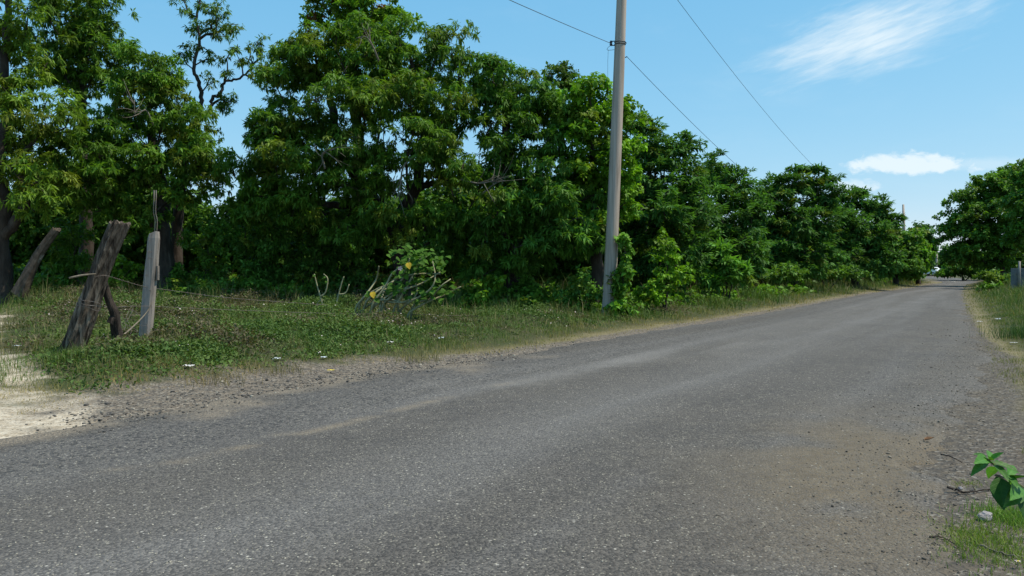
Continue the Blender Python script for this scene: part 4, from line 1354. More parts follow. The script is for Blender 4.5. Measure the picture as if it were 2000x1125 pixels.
def verge(side, ncand, seed, y0, y1, s0, s1, dmax):
    r_ = np.random.default_rng(seed)
    yv = y0 * (y1 / y0) ** r_.random(ncand)
    xv = yv * r_.uniform(s0, s1, ncand)
    z_, dl_, dr_, td_v = ground_h(xv, yv, True)
    d_ = dl_ if side == 'L' else dr_
    n0 = fbm(xv * .7, yv * .7, oct=4, seed=71)
    n1_ = fbm(xv * 2.2, yv * 2.2, oct=3, seed=72)
    nearv = 1 - sstep(10.0, 14.5, yv)
    if side == 'L':
        lim = 0.08 + 0.95 * nearv * sstep(-14, -3, xv) * (0.65 + 0.7 * n1_)
    else:
        lim = 0.06 + 0.45 * (1 - sstep(8, 12, yv)) * (0.6 + 0.8 * n1_)
    keep = (d_ > lim - 0.12 * r_.random(ncand)) & (d_ < dmax) & ((td_v > 1.15 + 0.7 * n1_) | ((n1_ > 0.61) & (td_v > 0.6) & (r_.random(ncand) < .7)))
    if side == 'R':
        patchy = sstep(0.50, 0.60, n0)
        keep &= (yv > 9) | (r_.random(ncand) < patchy)
    fade = sstep(0.0, 0.9, d_ - lim)
    keep &= r_.random(ncand) < 0.35 + 0.65 * fade
    if side == 'L':
        keep &= r_.random(ncand) < 1 - 0.62 * sstep(1.4, 3.0, d_ + (n0 - .5) * 2) * (1 - sstep(17, 24, yv))
    xv, yv, z_, d_, n0, n1_, lim, fade = [q[keep] for q in (xv, yv, z_, d_, n0, n1_, lim, fade)]
    n_ = len(xv)
    tg = sstep(0.25, 1.7, d_ - lim + (n0 - .5) * 1.6 + r_.normal(0, .25, n_))
    if side == 'R':
        tg = np.clip(tg * 1.0 + 0.45, 0, 1)
    cols_ = lerp(STRAW, GREEN, tg)
    br = sstep(0.50, 0.64, fbm(xv * .55 + 9, yv * .55, oct=4, seed=75)) * sstep(1.2, 2.4, d_) * (0.6 if side == 'L' else 0.3)
    cols_ = cols_ * (1 - br[:, None]) + np.array(BROWN) * br[:, None]
    dry = (r_.random(n_) < 0.16)[:, None]
    cols_ = np.where(dry, np.array((0.29, 0.245, 0.125)), cols_)
    cols_ = cols_ * r_.uniform(0.7, 1.3, (n_, 1))
    far = np.clip(yv / 14.0, 0.8, 6)
    h_ = (0.05 + 0.13 * sstep(0.2, 2.0, d_ - lim) * (0.3 + 1.6 * n1_)) * r_.uniform(0.4, 1.5, n_) * (1 + 0.18 * (far - 1))
    h_ = h_ * (1 + 1.2 * sstep(2.0, 4.0, d_) * sstep(18, 26, yv))
    h_ = h_ * (0.5 + 0.95 * sstep(0.46, 0.70, fbm(xv * 1.9, yv * 1.9, oct=2, seed=79)))
    wd_ = 0.0065 * far * r_.uniform(0.7, 1.3, n_)
    return blades(r_, xv, yv, z_ - 0.01, h_, wd_, cols_, 0.5)


V, F, Cc = verge('L', 560000, 401, 6.5, 95, -0.98, 0.72, 17)
obj('grass', make_mesh('grass', V, F, Cc), M_GRASS, kind='stuff', label='rough roadside grass on the left verge, straw coloured at the road edge', cat='grass')
V, F, Cc = verge('R', 430000, 402, 3.2, 100, 0.30, 1.05, 16)
obj('grass', make_mesh('grass_right', V, F, Cc), M_GRASS, kind='stuff', label='sparse roadside grass on the right verge', cat='grass')

# creeping broad-leaved weeds between the fence and the trees
r = np.random.default_rng(403)
N = 460000
yv = 8.0 * (32 / 8.0) ** r.random(N)
xv = yv * r.uniform(-0.95, 0.42, N)
z_, dl_, dr_, tdv = ground_h(xv, yv, True)
n0 = fbm(xv * .8, yv * .8, oct=4, seed=81)
keep = (dl_ > 1.2 + 1.6 * r.random(N) ** 1.5) & (dl_ < 18) & (tdv > 1.9 + 1.3 * r.random(N)) & (r.random(N) < sstep(0.34, 0.60, n0) * 0.62 + 0.22)
xv, yv, z_, dl_, n0 = [q[keep] for q in (xv, yv, z_, dl_, n0)]
n = len(xv)
mound = 0.03 + 0.27 * sstep(0.40, 0.75, fbm(xv * 1.1, yv * 1.1, oct=3, seed=82)) * sstep(1.5, 4.0, dl_) + 0.10 * sstep(17, 24, yv)
hgt = mound * r.random(n) ** 0.6
tips = np.stack([xv, yv, z_ + hgt + 0.01], 1)
g1 = fbm(xv * .5, yv * .5, oct=4, seed=83)
cols = lerp((0.062, 0.118, 0.030), (0.105, 0.155, 0.040), np.clip(g1 * 1.6 - .3 + r.normal(0, .25, n), 0, 1))
br = (sstep(0.50, 0.62, fbm(xv * .55 + 9, yv * .55, oct=4, seed=75)) * 0.75)[:, None] * (r.random((n, 1)) < 0.75)
cols = cols * (1 - br) + np.array((0.125, 0.088, 0.068)) * br
big = r.random(n) < 0.5
d_ = r.normal(0, 1, (n, 3)) * np.array((1, 1, .5)) + np.array((0, 0, .4))
V, F, Cc = leaves(r, tips, d_, 'small', cols, 0.62, 2, 0.35)
obj('ground_weeds', make_mesh('ground_weeds', V, F, Cc), M_GRASS, kind='stuff', label='creeping green and brownish weeds covering the ground by the fence posts', cat='weeds')
# tiny white weed flowers
nf = 420
i = r.choice(n, nf, replace=False)
i = i[(yv[i] > 11) & (n0[i] > .45)]
c = tips[i] + np.array((0, 0, 0.05))
a = r.uniform(0, 6.28, (len(i), 1))
s_ = r.uniform(0.010, 0.019, (len(i), 1)) * (yv[i] / 14)[:, None]
e1 = np.concatenate([np.cos(a), np.sin(a), 0.3 + 0 * a], 1) * s_
e2 = np.concatenate([-np.sin(a), np.cos(a), 0.2 + 0 * a], 1) * s_
up_ = np.array((0, 0, 1.0)) * s_ * .5
V = np.stack([c + e1, c + e2, c - e1, c - e2, c + up_], 1).reshape(-1, 3)
i0 = np.arange(len(c))[:, None] * 5
F = np.concatenate([i0 + [[0, 1, 4]], i0 + [[1, 2, 4]], i0 + [[2, 3, 4]], i0 + [[3, 0, 4]]], 1).reshape(-1, 3)
obj('weed_flowers', make_mesh('weed_flowers', V, F), M_PETAL, kind='stuff', label='tiny white flowers scattered among the weeds', cat='flowers')
# tall grass clumps that stand out
G_T = 'taller grass tufts on the verges'


def tuft(label, px, py, n_, h, spread, col_, seed, wd=0.008):
    r_ = np.random.default_rng(seed)
    g0 = G(px, py)
    x_ = g0[0] + r_.normal(0, spread, n_)
    y_ = g0[1] + r_.normal(0, spread, n_)
    z0 = ground_h(x_, y_)
    h_ = h * r_.uniform(0.4, 1.1, n_)
    c_ = np.array(col_) * r_.uniform(0.65, 1.35, (n_, 1))
    V_, F_, C_ = blades(r_, x_ - g0[0], y_ - g0[1], z0 - g0[2] - 0.02, h_, np.full(n_, wd), c_, 0.55)
    return obj('grass_tuft', make_mesh('grass_tuft', V_, F_, C_), M_GRASS, None, label, 'grass tuft', G_T, 'stuff', tuple(g0))


TG = (0.085, 0.135, 0.03)
for q, (px, py, n_, h, sp, cl, lab) in enumerate([
        (1990, 660, 500, 0.42, 0.28, (0.05, 0.105, 0.03), 'dark green grass tuft at the right edge beyond the litter'),
        (1450, 580, 700, 0.55, 0.9, TG, 'long grass tuft below the second feathery tree'),
        (1540, 565, 700, 0.75, 1.4, TG, 'long grass tuft below the third feathery tree'),
        (1640, 556, 600, 0.8, 1.6, TG, 'long grass tuft below the fourth feathery tree'),
        (1360, 592, 600, 0.45, 0.7, TG, 'long grass tuft right of the bright shrub'),
        (120, 705, 260, 0.22, 0.16, TG, 'grass tuft at the foot of the leaning post'),
        (285, 655, 240, 0.20, 0.15, TG, 'grass tuft at the foot of the square post'),
        (815, 705, 160, 0.30, 0.22, (0.21, 0.19, 0.09), 'dry pale grass tuft beside the white scrap below the bent shrub'),
        (530, 728, 180, 0.24, 0.22, (0.20, 0.17, 0.085), 'dry straw tuft on the gravel edge near the middle'),
        (420, 745, 200, 0.20, 0.25, (0.20, 0.16, 0.08), 'dry straw tuft right of the white litter'),
        (1905, 1052, 1500, 0.07, 0.15, (0.19, 0.25, 0.045), 'short bright grass tuft at the bottom right on bare soil'),
        (1985, 1015, 1500, 0.09, 0.12, (0.15, 0.25, 0.04), 'short bright grass tuft under the foreground plant'),
        (1960, 1085, 1500, 0.065, 0.17, (0.17, 0.24, 0.045), 'short bright grass tuft at the bottom right corner'),
        (1890, 945, 260, 0.045, 0.06, (0.20, 0.24, 0.05), 'tiny grass tuft beside the dark stick')]):
    tuft(lab, px, py, n_, h, sp, cl, 420 + q, 0.0045 if py > 900 else (0.007 if py > 600 else 0.025))

# ------------------------------------------------------------------ loose stone chips
t_ = (1 + 5 ** .5) / 2
ICO = unit(np.array([(-1, t_, 0), (1, t_, 0), (-1, -t_, 0), (1, -t_, 0), (0, -1, t_), (0, 1, t_), (0, -1, -t_), (0, 1, -t_), (t_, 0, -1), (t_, 0, 1), (-t_, 0, -1), (-t_, 0, 1)], float))
ICOF = np.array([(0, 11, 5), (0, 5, 1), (0, 1, 7), (0, 7, 10), (0, 10, 11), (1, 5, 9), (5, 11, 4), (11, 10, 2), (10, 7, 6), (7, 1, 8), (3, 9, 4), (3, 4, 2), (3, 2, 6), (3, 6, 8), (3, 8, 9), (4, 9, 5), (2, 4, 11), (6, 2, 10), (8, 6, 7), (9, 8, 1)])


def road_z(x, y):
    rl, rr_ = -sdist(LEFT, x, y), sdist(RIGHT, x, y)
    u = np.clip(rl / np.maximum(rl + rr_, .1), 0, 1)
    return np.where((rl > 0.1) & (rr_ > 0.1), zroad(y) + 0.022 * np.sin(np.pi * u) + (fbm(x * 1.3, y * 1.3, oct=3, seed=40) - .5) * .012, -9)


def chips(r_, x, y, size, cols_):
    n_ = len(x)
    z0 = np.maximum(ground_h(x, y), road_z(x, y))
    sc = size[:, None, None] * r_.uniform(0.6, 1.3, (n_, 1, 3)) * np.array((1, 1, .62))
    v = ICO[None] * sc * r_.uniform(0.75, 1.2, (n_, 12, 1))
    a = r_.uniform(0, 6.28, n_)
    ca, sa2 = np.cos(a)[:, None], np.sin(a)[:, None]
    V_ = np.stack([v[..., 0] * ca - v[..., 1] * sa2, v[..., 0] * sa2 + v[..., 1] * ca, v[..., 2]], -1)
    V_ += np.stack([x, y, z0 + size * 0.25], 1)[:, None]
    F_ = (np.arange(n_)[:, None, None] * 12 + ICOF[None]).reshape(-1, 3)
    return V_.reshape(-1, 3), F_, np.repeat(cols_, 12, 0)


def chip_cols(r_, n_):
    k_ = r_.random(n_)
    c_ = np.where(k_[:, None] < .20, np.array((0.06, 0.058, 0.056)), np.where(k_[:, None] < .80, np.array((0.105, 0.095, 0.085)), np.array((0.30, 0.27, 0.22))))
    return c_ * r_.uniform(0.7, 1.3, (n_, 1))


r = np.random.default_rng(501)
yv = r.uniform(5.5, 16, 30000)
xv = yv * r.uniform(-.9, .2, 30000)
dl_ = sdist(LEFT, xv, yv)
tdv = np.abs(sdist(TRACK, xv, yv))
k_ = (np.abs(dl_ - 0.1) < 0.9 * r.random(30000) ** 1.2) & (r.random(30000) < 0.9 - 0.6 * sstep(11, 15, yv)) & ((tdv > 1.6) | (r.random(30000) < 0.06))
xv, yv = xv[k_][:6500], yv[k_][:6500]
V, F, Cc = chips(r, xv, yv, r.uniform(0.006, 0.017, len(xv)) * (1 + (r.random(len(xv)) < .05) * .9), chip_cols(r, len(xv)))
obj('gravel', make_mesh('gravel', V, F, Cc), M_STONE, kind='stuff', label='loose stone chips along the left road edge', cat='gravel')
yv = 2.6 * (24 / 2.6) ** r.random(60000)
xv = yv * r.uniform(0.2, .8, 60000)
dr_ = -sdist(RIGHT, xv, yv)
k_ = (dr_ > -2.2) & (dr_ < 1.3) & (r.random(60000) < np.exp(-((dr_ + .15) / 0.8) ** 2) * (1 - .7 * sstep(14, 24, yv)))
xv, yv = xv[k_][:4600], yv[k_][:4600]
V, F, Cc = chips(r, xv, yv, r.uniform(0.0025, 0.0072, len(xv)) * (0.7 + yv / 14) * (1 + (r.random(len(xv)) < .05) * .8), np.where(r.random((len(xv), 1)) < .3, np.array((0.24, 0.205, 0.16)), np.array((0.115, 0.098, 0.080))) * r.uniform(.6, 1.3, (len(xv), 1)))
obj('gravel', make_mesh('gravel_right', V, F, Cc), M_STONE, kind='stuff', label='loose dark stone chips along the right road edge', cat='gravel')
yv = 2.7 * (18 / 2.7) ** r.random(9000)
xv = yv * r.uniform(-.85, .7, 9000)
k_ = (sdist(LEFT, xv, yv) < -.2) & (sdist(RIGHT, xv, yv) > .2)
xv, yv = xv[k_][:4200], yv[k_][:4200]
V, F, Cc = chips(r, xv, yv, r.uniform(0.0025, 0.0065, len(xv)), np.array((0.30, 0.275, 0.225)) * r.uniform(.5, 1.3, (len(xv), 1)))
obj('gravel', make_mesh('gravel_road', V, F, Cc), M_STONE, kind='stuff', label='pale stone chips showing on the worn asphalt surface', cat='gravel')

# ------------------------------------------------------------------ fence posts
def rough_post(pts, rads, seed, ridge=0.10, sides=30, rings=46, cut=True, jag=0.10):
    """old trunk post: lengthwise ridges and cracks, ragged sawn top"""
    r_ = np.random.default_rng(seed)
    pts = smoothpath(pts, rings)
    rr_ = np.interp(np.linspace(0, 1, rings), np.linspace(0, 1, len(rads)), rads)
    ax = unit(pts[-1] - pts[0])
    u = unit(np.cross(ax, np.array((0, 1.0, 0))))
    v = np.cross(ax, u)
    ang = np.arange(sides) * 2 * math.pi / sides
    V_ = []
    for i in range(rings):
        h = i / (rings - 1) * np.linalg.norm(pts[-1] - pts[0])
        a_ = ang
        rd = fbm(np.cos(a_) * 3.4 + 5, np.sin(a_) * 3.4 + 5, a_ * 0 + h * 0.9, 3, seed) - .5
        fine = fbm(np.cos(a_) * 9 + 5, np.sin(a_) * 9 + 5, a_ * 0 + h * 1.6, 2, seed + 3) - .5
        crack = -np.maximum(0, 0.16 - np.abs(fbm(np.cos(a_) * 2.2, np.sin(a_) * 2.2, a_ * 0 + h * .5, 2, seed + 5) - .5)) * 1.3
        rad_ = rr_[i] * (1 + ridge * (rd * 2.4 + fine * 1.5) + crack * ridge * 5)
        top_j = jag * (fbm(np.cos(a_) * 2.6 + 1, np.sin(a_) * 2.6, oct=2, seed=seed + 8) - .5) * 2 if i >= rings - 2 else 0 * a_
        for k in range(sides):
            V_.append(pts[i] + rad_[k] * (math.cos(ang[k]) * u + math.sin(ang[k]) * v) + ax * top_j[k])
    mb_ = MB()
    F_ = []
    for i in range(rings - 1):
        for k in range(sides):
            k2 = (k + 1) % sides
            F_.append((i * sides + k, i * sides + k2, (i + 1) * sides + k2, (i + 1) * sides + k))
    mid = len(V_)
    for q in range(sides):      # sunken broken end
        V_.append(pts[-1] + 0.5 * (V_[(rings - 1) * sides + q] - pts[-1]) - ax * 0.05 * r_.random())
    V_.append(pts[-1] - ax * 0.06)
    for k in range(sides):
        k2 = (k + 1) % sides
        e = (rings - 1) * sides
        F_.append((e + k, e + k2, mid + k2, mid + k))
        F_.append((mid + k, mid + k2, mid + sides))
    mb_.add(V_, F_)
    return mb_


YL = 11.0
pb = np.array((*P(138, 690, YL)[:2], 0.0))
pb[2] = gz(pb[0], pb[1])
lp = thing('leaning_fence_post', 'thick dark weathered trunk post leaning to the right by the sandy track', 'fence post', pb)
mbp = rough_post([P(126, 715, YL), P(150, 660, YL), P(180, 580, YL), P(205, 510, YL), P(236, 437, YL)], [0.150, 0.140, 0.138, 0.120, 0.130, 0.135], 5, 0.21, 40, 60)
mbp.v = [tuple(np.array(q) - pb) for q in mbp.v]
obj('post_shaft', mbp.mesh('post_shaft'), M_WOODOLD, lp)
mb = MB()
for q, (x, y) in enumerate(((176, 592), (179, 586), (173, 598))):
    cpt = P(x, y, YL) - pb
    axv = unit(P(205, 510, YL) - P(150, 660, YL))
    u = unit(np.cross(axv, (0, 1, 0)))
    v = np.cross(axv, u)
    ring = [cpt + 0.155 * (math.cos(a) * u + math.sin(a) * v) + axv * 0.015 * math.sin(3 * a + q) for a in np.linspace(0, 6.283, 22)]
    mb.tube(ring, 0.004, 5)
obj('wire_wrap', mb.mesh('wire_wrap', True), M_WIREG, lp)
bb = np.array((*P(225, 645, YL + .25)[:2], 0.0))
bb[2] = gz(bb[0], bb[1])
br_ = thing('brace_stub', 'crooked dark branch stub propping the leaning post', 'wood stub', bb)
mbp = rough_post([P(233, 668, YL + .45), P(226, 640, YL + .35), P(224, 612, YL + .3), P(213, 585, YL + .25), P(203, 552, YL + .18)], [0.085, 0.08, 0.068, 0.055, 0.05], 8, 0.16, 16, 26)
mbp.v = [tuple(np.array(q) - bb) for q in mbp.v]
obj('branch', mbp.mesh('branch'), M_WOODDK, br_)
mbp = rough_post([P(216, 632, YL + .28), P(222, 622, YL + .3), P(228, 610, YL + .32)], [0.06, 0.065, 0.04], 9, 0.16, 12, 10)
mbp.v = [tuple(np.array(q) - bb) for q in mbp.v]
obj('knot', mbp.mesh('knot'), M_WOODDK, br_)

YQ = 13.0
sbp = np.array((*P(286, 645, YQ)[:2], 0.0))
sbp[2] = gz(sbp[0], sbp[1])
sq = thing('square_fence_post', 'squared pale grey timber post, upright beside the leaning one', 'fence post', sbp)
r = np.random.default_rng(55)
mb = MB()
ctr = smoothpath([P(282, 668, YQ), P(287, 620, YQ), P(292, 560, YQ), P(298, 500, YQ), P(302, 452, YQ)], 30)
wds = np.interp(np.linspace(0, 1, 30), [0, .5, .93, 1], [0.098, 0.096, 0.088, 0.07])
prof = [(-1, -.45), (-.62, -.86), (.55, -.9), (1, -.5), (1, .5), (.6, .9), (-.6, .9), (-1, .5)]
for i in range(30):
    for (a, b_) in prof:
        wq = wds[i] * (1 + .11 * (fbm(np.array([a * 2 + 3]), np.array([b_ * 2 + 3]), np.array([i * .22]), 3, 4)[0] - .5) * 2)
        tp = -0.035 * (a < 0) * (i == 29) + 0.02 * (vnoise(np.array([a * 3.]), np.array([b_ * 3.]), seed=3)[0] - .5) * (i == 29)
        mb.v.append(tuple(ctr[i] + np.array((a * wq, b_ * wq * .8, tp)) - sbp))
for i in range(29):
    for k in range(8):
        mb.f.append((i * 8 + k, i * 8 + (k + 1) % 8, (i + 1) * 8 + (k + 1) % 8, (i + 1) * 8 + k))
mb.f.append(tuple(29 * 8 + k for k in range(8)))
obj('post_shaft', mb.mesh('post_shaft'), M_WOODGR, sq)
for (x, y, w_) in ((298, 492, 7), (299, 504, 7), (290, 537, 4), (299, 567, 4), (296, 470, 3)):
    mb = MB()
    c = P(x - (2 if x > 297 else 0), y, YQ) - sbp + np.array((0, -0.070, 0))
    mb.tube([c + np.array((-w_ / 2 / FPX * YQ, .012, .004)), c + np.array((-w_ / 2 / FPX * YQ, -.006, .002)), c + np.array((w_ / 2 / FPX * YQ, -.006, -.002)), c + np.array((w_ / 2 / FPX * YQ, .012, 0))], 0.0045, 5)
    obj('staple', mb.mesh('staple'), M_WIREG, sq)
mb = MB()
mb.box(P(307.5, 533, YQ) - sbp + np.array((0.005, 0.0, 0)), (0.022, 0.07, 0.24))
obj('side_cleat', mb.mesh('side_cleat'), M_WOODGR, sq)
mb = MB()
for x0, x1 in ((302, 301), (306, 305)):
    pts = smoothpath([P(x0, 456, YQ), P(x0 + 1, 430, YQ), P(x0 - 2, 415, YQ), P(x1, 385, YQ), P(x1, 372, YQ + .1)], 14)
    mb.tube(pts - sbp, 0.008, 5)
obj('wire_loop', mb.mesh('wire_loop', True), M_WIREG, sq)

# strands of fence wire
G_W = 'strands of rusty fence wire'


def strand(label, pts, rad, barbs, mat, sag_n=40, name='fence_wire', group=G_W, cat='wire'):
    pts = smoothpath(pts, sag_n)
    o0 = pts[0].copy()
    mb_ = MB()
    mb_.tube(pts - o0, rad, 5)
    r_ = np.random.default_rng(int(abs(pts[0][0]) * 100) + 3)
    if barbs:
        L_ = np.concatenate([[0], np.cumsum(np.linalg.norm(np.diff(pts, axis=0), axis=1))])
        for s__ in np.arange(0.1, L_[-1], 0.16):
            q = np.array([np.interp(s__, L_, pts[:, k]) for k in range(3)]) - o0
            for _ in range(2):
                d = unit(r_.normal(size=3)) * 0.018
                mb_.tube([q - d, q + d], 0.0022, 4)
    return obj(name, mb_.mesh(name, True), mat, None, label, cat, group, None, tuple(o0))


wend = P(1000, 612, 20.5)
strand('upper barbed wire from the leaning post past the square post, sagging right', [P(186, 541, YL - .2), P(205, 538, YL - .2), P(240, 548, YL + .8), P(284, 560, YQ - .14), P(340, 568, YQ + .6), P(450, 582, YQ + 2), P(640, 596, YQ + 4)], 0.0045, True, M_WIREG)
strand('lower barbed wire running low over the weeds to the right', [P(176, 597, YL - .2), P(220, 600, YL + .6), P(286, 598, YQ - .14), P(420, 604, YQ + 1.6), P(640, 612, YQ + 4), P(800, 614, YQ + 5.5), P(950, 618, YQ + 6.5)], 0.004, True, M_WIREG)
mb = MB()
r = np.random.default_rng(58)
o0 = np.array((*P(250, 620, YQ - 1)[:2], 0))
o0[2] = gz(o0[0], o0[1])
for q in range(7):
    c = P(240 + r.uniform(-16, 22), 625 + r.uniform(-18, 12), YQ - 1.2 + r.uniform(-.3, .3))
    a = np.linspace(0, 6.283 * r.uniform(.6, 1), 16)
    e1, e2 = unit(r.normal(size=3)), unit(r.normal(size=3))
    ring = c + (np.cos(a)[:, None] * e1 + np.sin(a)[:, None] * e2) * r.uniform(.12, .26)
    mb.tube(ring - o0, 0.0028, 4)
obj('wire_tangle', mb.mesh('wire_tangle', True), M_WIREG, None, 'loose tangle of thin wire between the two posts', 'wire', G_W, None, tuple(o0))
mb = MB()
pA, pB = P(135, 543, YL - .25), P(187, 535, YL - .16)
mb.tube(smoothpath([pA, (pA + pB) / 2 + np.array((0, 0, .01)), pB], 8) - pA, [.012, .015, .014, .014, .013, .012, .010, .008], 8)
obj('wooden_stick', mb.mesh('wooden_stick', True), M_WOODLT, None, 'pale wooden stick caught in the wire left of the leaning post', 'stick', None, None, tuple(pA))
mb = MB()
pts = smoothpath([P(238, 657, YQ - .9), P(262, 636, YQ - .5), P(285, 612, YQ - .2), P(298, 590, YQ - .12)], 12)
mb.tube(pts - pts[0], np.linspace(.015, .008, 12), 7)
obj('wooden_stick', mb.mesh('wooden_stick_b', True), M_WOODLT, None, 'thin curved stick leaning against the foot of the square post', 'stick', None, None, tuple(pts[0]))

# sawn slanting trunk in the shade at left
cb = np.array((*P(55, 545, 22.0)[:2], 0.0))
cb[2] = gz(cb[0], cb[1])
ct = thing('sawn_trunk', 'sawn-off slanting trunk with pale lichen in the shade at left', 'tree stump', cb)
mbp = rough_post([P(38, 575, 22.0), P(58, 532, 22.0), P(80, 490, 22.0), P(110, 448, 22.0)], [0.22, 0.165, 0.14, 0.125, 0.11], 15, 0.08, 20, 26)
mbp.v = [tuple(np.array(q) - cb) for q in mbp.v]
M_LICH = mat_noise('lichen_bark', (0.06, 0.045, 0.033), (0.12, 0.095, 0.075), 8.0, 0.95, 0.6, (0.30, 0.28, 0.24), (1, 1, 0.7), 14.0, 0.1, 0.03)
obj('stump_shaft', mbp.mesh('stump_shaft'), M_LICH, ct)

# ------------------------------------------------------------------ utility pole and lines
YP = 22.0
ub = np.array((*P(1190, 600, YP)[:2], 0.0))
ub[2] = gz(ub[0], ub[1])
up = thing('utility_pole', 'tall weathered grey-brown utility pole leaning slightly right, near the road', 'utility pole', ub)
pts = smoothpath([np.array((*P(1187, 640, YP)[:2], ub[2] - .3)), P(1191, 560, YP), P(1199, 380, YP), P(1208, 160, YP), P(1214, 0, YP), P(1219, -150, YP)], 30)
rd = np.linspace(0.205, 0.128, 30)
mb = MB()
mb.tube(pts - ub, rd, 20)
obj('pole_shaft', mb.mesh('pole_shaft', True), M_POLE, up)
c = P(1211, 85, YP)
mb = MB()
a = np.linspace(0, 6.283, 24)
for dz_ in (-.03, .03):
    mb.tube([c - ub + np.array((.158 * math.cos(q), .158 * math.sin(q), dz_)) for q in a], 0.012, 5)
obj('band', mb.mesh('band'), M_IRON, up)
mb = MB()
e = c + np.array((-.16, -.02, 0))
mb.box(e - ub + np.array((-.06, 0, .06)), (.14, .05, .015))
mb.box(e - ub + np.array((-.06, 0, -.06)), (.14, .05, .015))
mb.tube([e - ub + np.array((-.10, 0, -.085)), e - ub + np.array((-.10, 0, .085))], .008, 6)
br1 = obj('bracket', mb.mesh('bracket'), M_IRON, up)
mb = MB()
mb.tube([e - ub + np.array((-.10, 0, q)) for q in (-.05, -.042, -.02, 0, .02, .042, .05)], [.03, .04, .04, .024, .04, .04, .03], 12)
obj('insulator', mb.mesh('insulator', True), M_IRON, br1)
mb = MB()
hk = P(1221, 112, YP)
mb.tube([hk - ub + np.array((-.06, 0, 0)), hk - ub + np.array((.03, -.01, 0)), hk - ub + np.array((.05, -.01, .03))], .014, 6)
mb.tube([P(1219, 84, YP) - ub + np.array((0, 0, 0)), P(1224, 84, YP) - ub], .014, 6)
obj('hook', mb.mesh('hook'), M_IRON, up)
mb = MB()
mb.tube(smoothpath([P(1193, 88, YP), P(1186, 95, YP), P(1188, 98, YP), P(1201, 97, YP)], 14) - ub, .006, 5)
mb.tube([P(1188, 97, YP) - ub, P(1187, 120, YP) - ub, P(1187, 150, YP) - ub, P(1193, 175, YP) - ub], .004, 5)
obj('drop_wire', mb.mesh('drop_wire'), M_WIRE, up)

YF = 97.0
fx_ = (1766 - 1000) / FPX * YF
fb = np.array((fx_, YF, gz(fx_, YF)))
fp = thing('utility_pole', 'distant thin utility pole rising above the trees at the road end', 'utility pole', fb)
mb = MB()
mb.tube([np.array((0, 0, -.3)), np.array((0.0, 0, 3.5)), np.array((-.05, 0, 6.5)), np.array((-.12, 0, 9.9 - fb[2]))], [.24, .22, .19, .12], 12)
obj('pole_shaft', mb.mesh('pole_shaft', True), M_POLE, fp)
mb = MB()
mb.box((-.1, 0, 8.6 - fb[2]), (.9, .1, .1), 0.6)
obj('crossarm', mb.mesh('crossarm'), M_POLE, fp)
fx2 = (1829.5 - 1000) / FPX * 165
fb2 = np.array((fx2, 165.0, gz(fx2, 165.0)))
fp2 = thing('utility_pole', 'tiny far pole in the gap between the trees', 'utility pole', fb2)
mb = MB()
mb.tube([(0, 0, -.3), (0, 0, 2), (0, 0, 4.2)], [.2, .19, .18], 10)
obj('pole_shaft', mb.mesh('pole_shaft', True), M_POLE, fp2)


def cable(label, a, b_, sag, rad, n=60):
    tt = np.linspace(0, 1, n)[:, None]
    pts = a * (1 - tt) + b_ * tt
    pts[:, 2] -= (4 * sag * tt * (1 - tt))[:, 0]
    mb_ = MB()
    mb_.tube(pts - a, rad, 5)
    return obj('overhead_cable', mb_.mesh('overhead_cable', True), M_WIRE, None, label, 'cable', 'overhead cables', None, tuple(a))


ftop = fb + np.array((-.1, 0, 0))
cable('overhead cable from the utility pole sagging right towards the far pole', hk + np.array((.05, 0, .02)), np.array((fb[0] - .1, YF, 7.6)), 3.9, 0.0075)
cable('overhead cable crossing the open sky right of the utility pole', P(1219, -142, YP), np.array((fb[0] - .1, YF, 9.1)), 3.2, 0.0075)
nb = np.array((3.0 - .62 * 50, 22.0 - 50, 8.3))
cable('overhead cable from the pole bracket to the upper left', e + np.array((-.11, 0, 0)), nb, 1.3, 0.008)
cable('short stretch of cable seen between two treetops left of the pole', P(800, 42, 32), P(1090, 172, 32), 0.15, 0.009, 20)

# ------------------------------------------------------------------ zinc sheet fence at right
zx0, zy = (1974 - 1000) / FPX * 46, 46.0
zb = np.array((zx0, zy, gz(zx0, zy)))
zf = thing('sheet_fence', 'grey corrugated sheet fence at the right edge beyond the verge', 'fence', zb)
pan = MB()
npn = 14
for i in range(npn * 2 + 1):
    for z__ in (-.15, 1.35):
        pan.v.append((i * 0.9 / (npn * 2), -0.02 * (i % 2), z__))
for i in range(npn * 2):
    pan.f.append((2 * i, 2 * i + 2, 2 * i + 3, 2 * i + 1))
pm = pan.mesh('panel')
pm.materials.append(M_TIN)
for q in range(7):
    o_ = obj('panel', pm, None, zf, loc=(q * 0.86, -0.006 * (q % 2) + q * -.1, gz(zx0 + q * .86, zy) - zb[2] + (0.05 if q % 3 == 1 else 0)))
pmb = MB()
pmb.tube([(0, 0, -.3), (0, 0, 1.0), (0.02, 0, 1.75)], [.075, .07, .06], 10)
pmm = pmb.mesh('post', True)
pmm.materials.append(M_WOODGR)
for q in range(4):
    obj('post', pmm, None, zf, loc=(0.38 + q * 1.72, -.2 - q * .2, gz(zx0 + q * 1.7, zy) - zb[2]))

# ------------------------------------------------------------------ far white car
cx_, cy_ = (1818 - 1000) / FPX * 134, 134.0
cz_ = max(gz(cx_, cy_), float(zroad(cy_)))
car = thing('car', 'white car at the far bend, half hidden by the left trees', 'car', (cx_, cy_, cz_ + 0.02))
car.rotation_euler = (0, 0, R(-75))
prof_b = [(-2.15, .35), (-2.2, .75), (-1.95, .92), (-1.25, .98), (-0.6, 1.0), (1.0, 1.0), (1.6, .98), (2.1, .9), (2.18, .6), (2.1, .32)]
prof_c = [(-1.15, .98), (-.45, 1.42), (.0, 1.47), (.8, 1.45), (1.6, .99)]


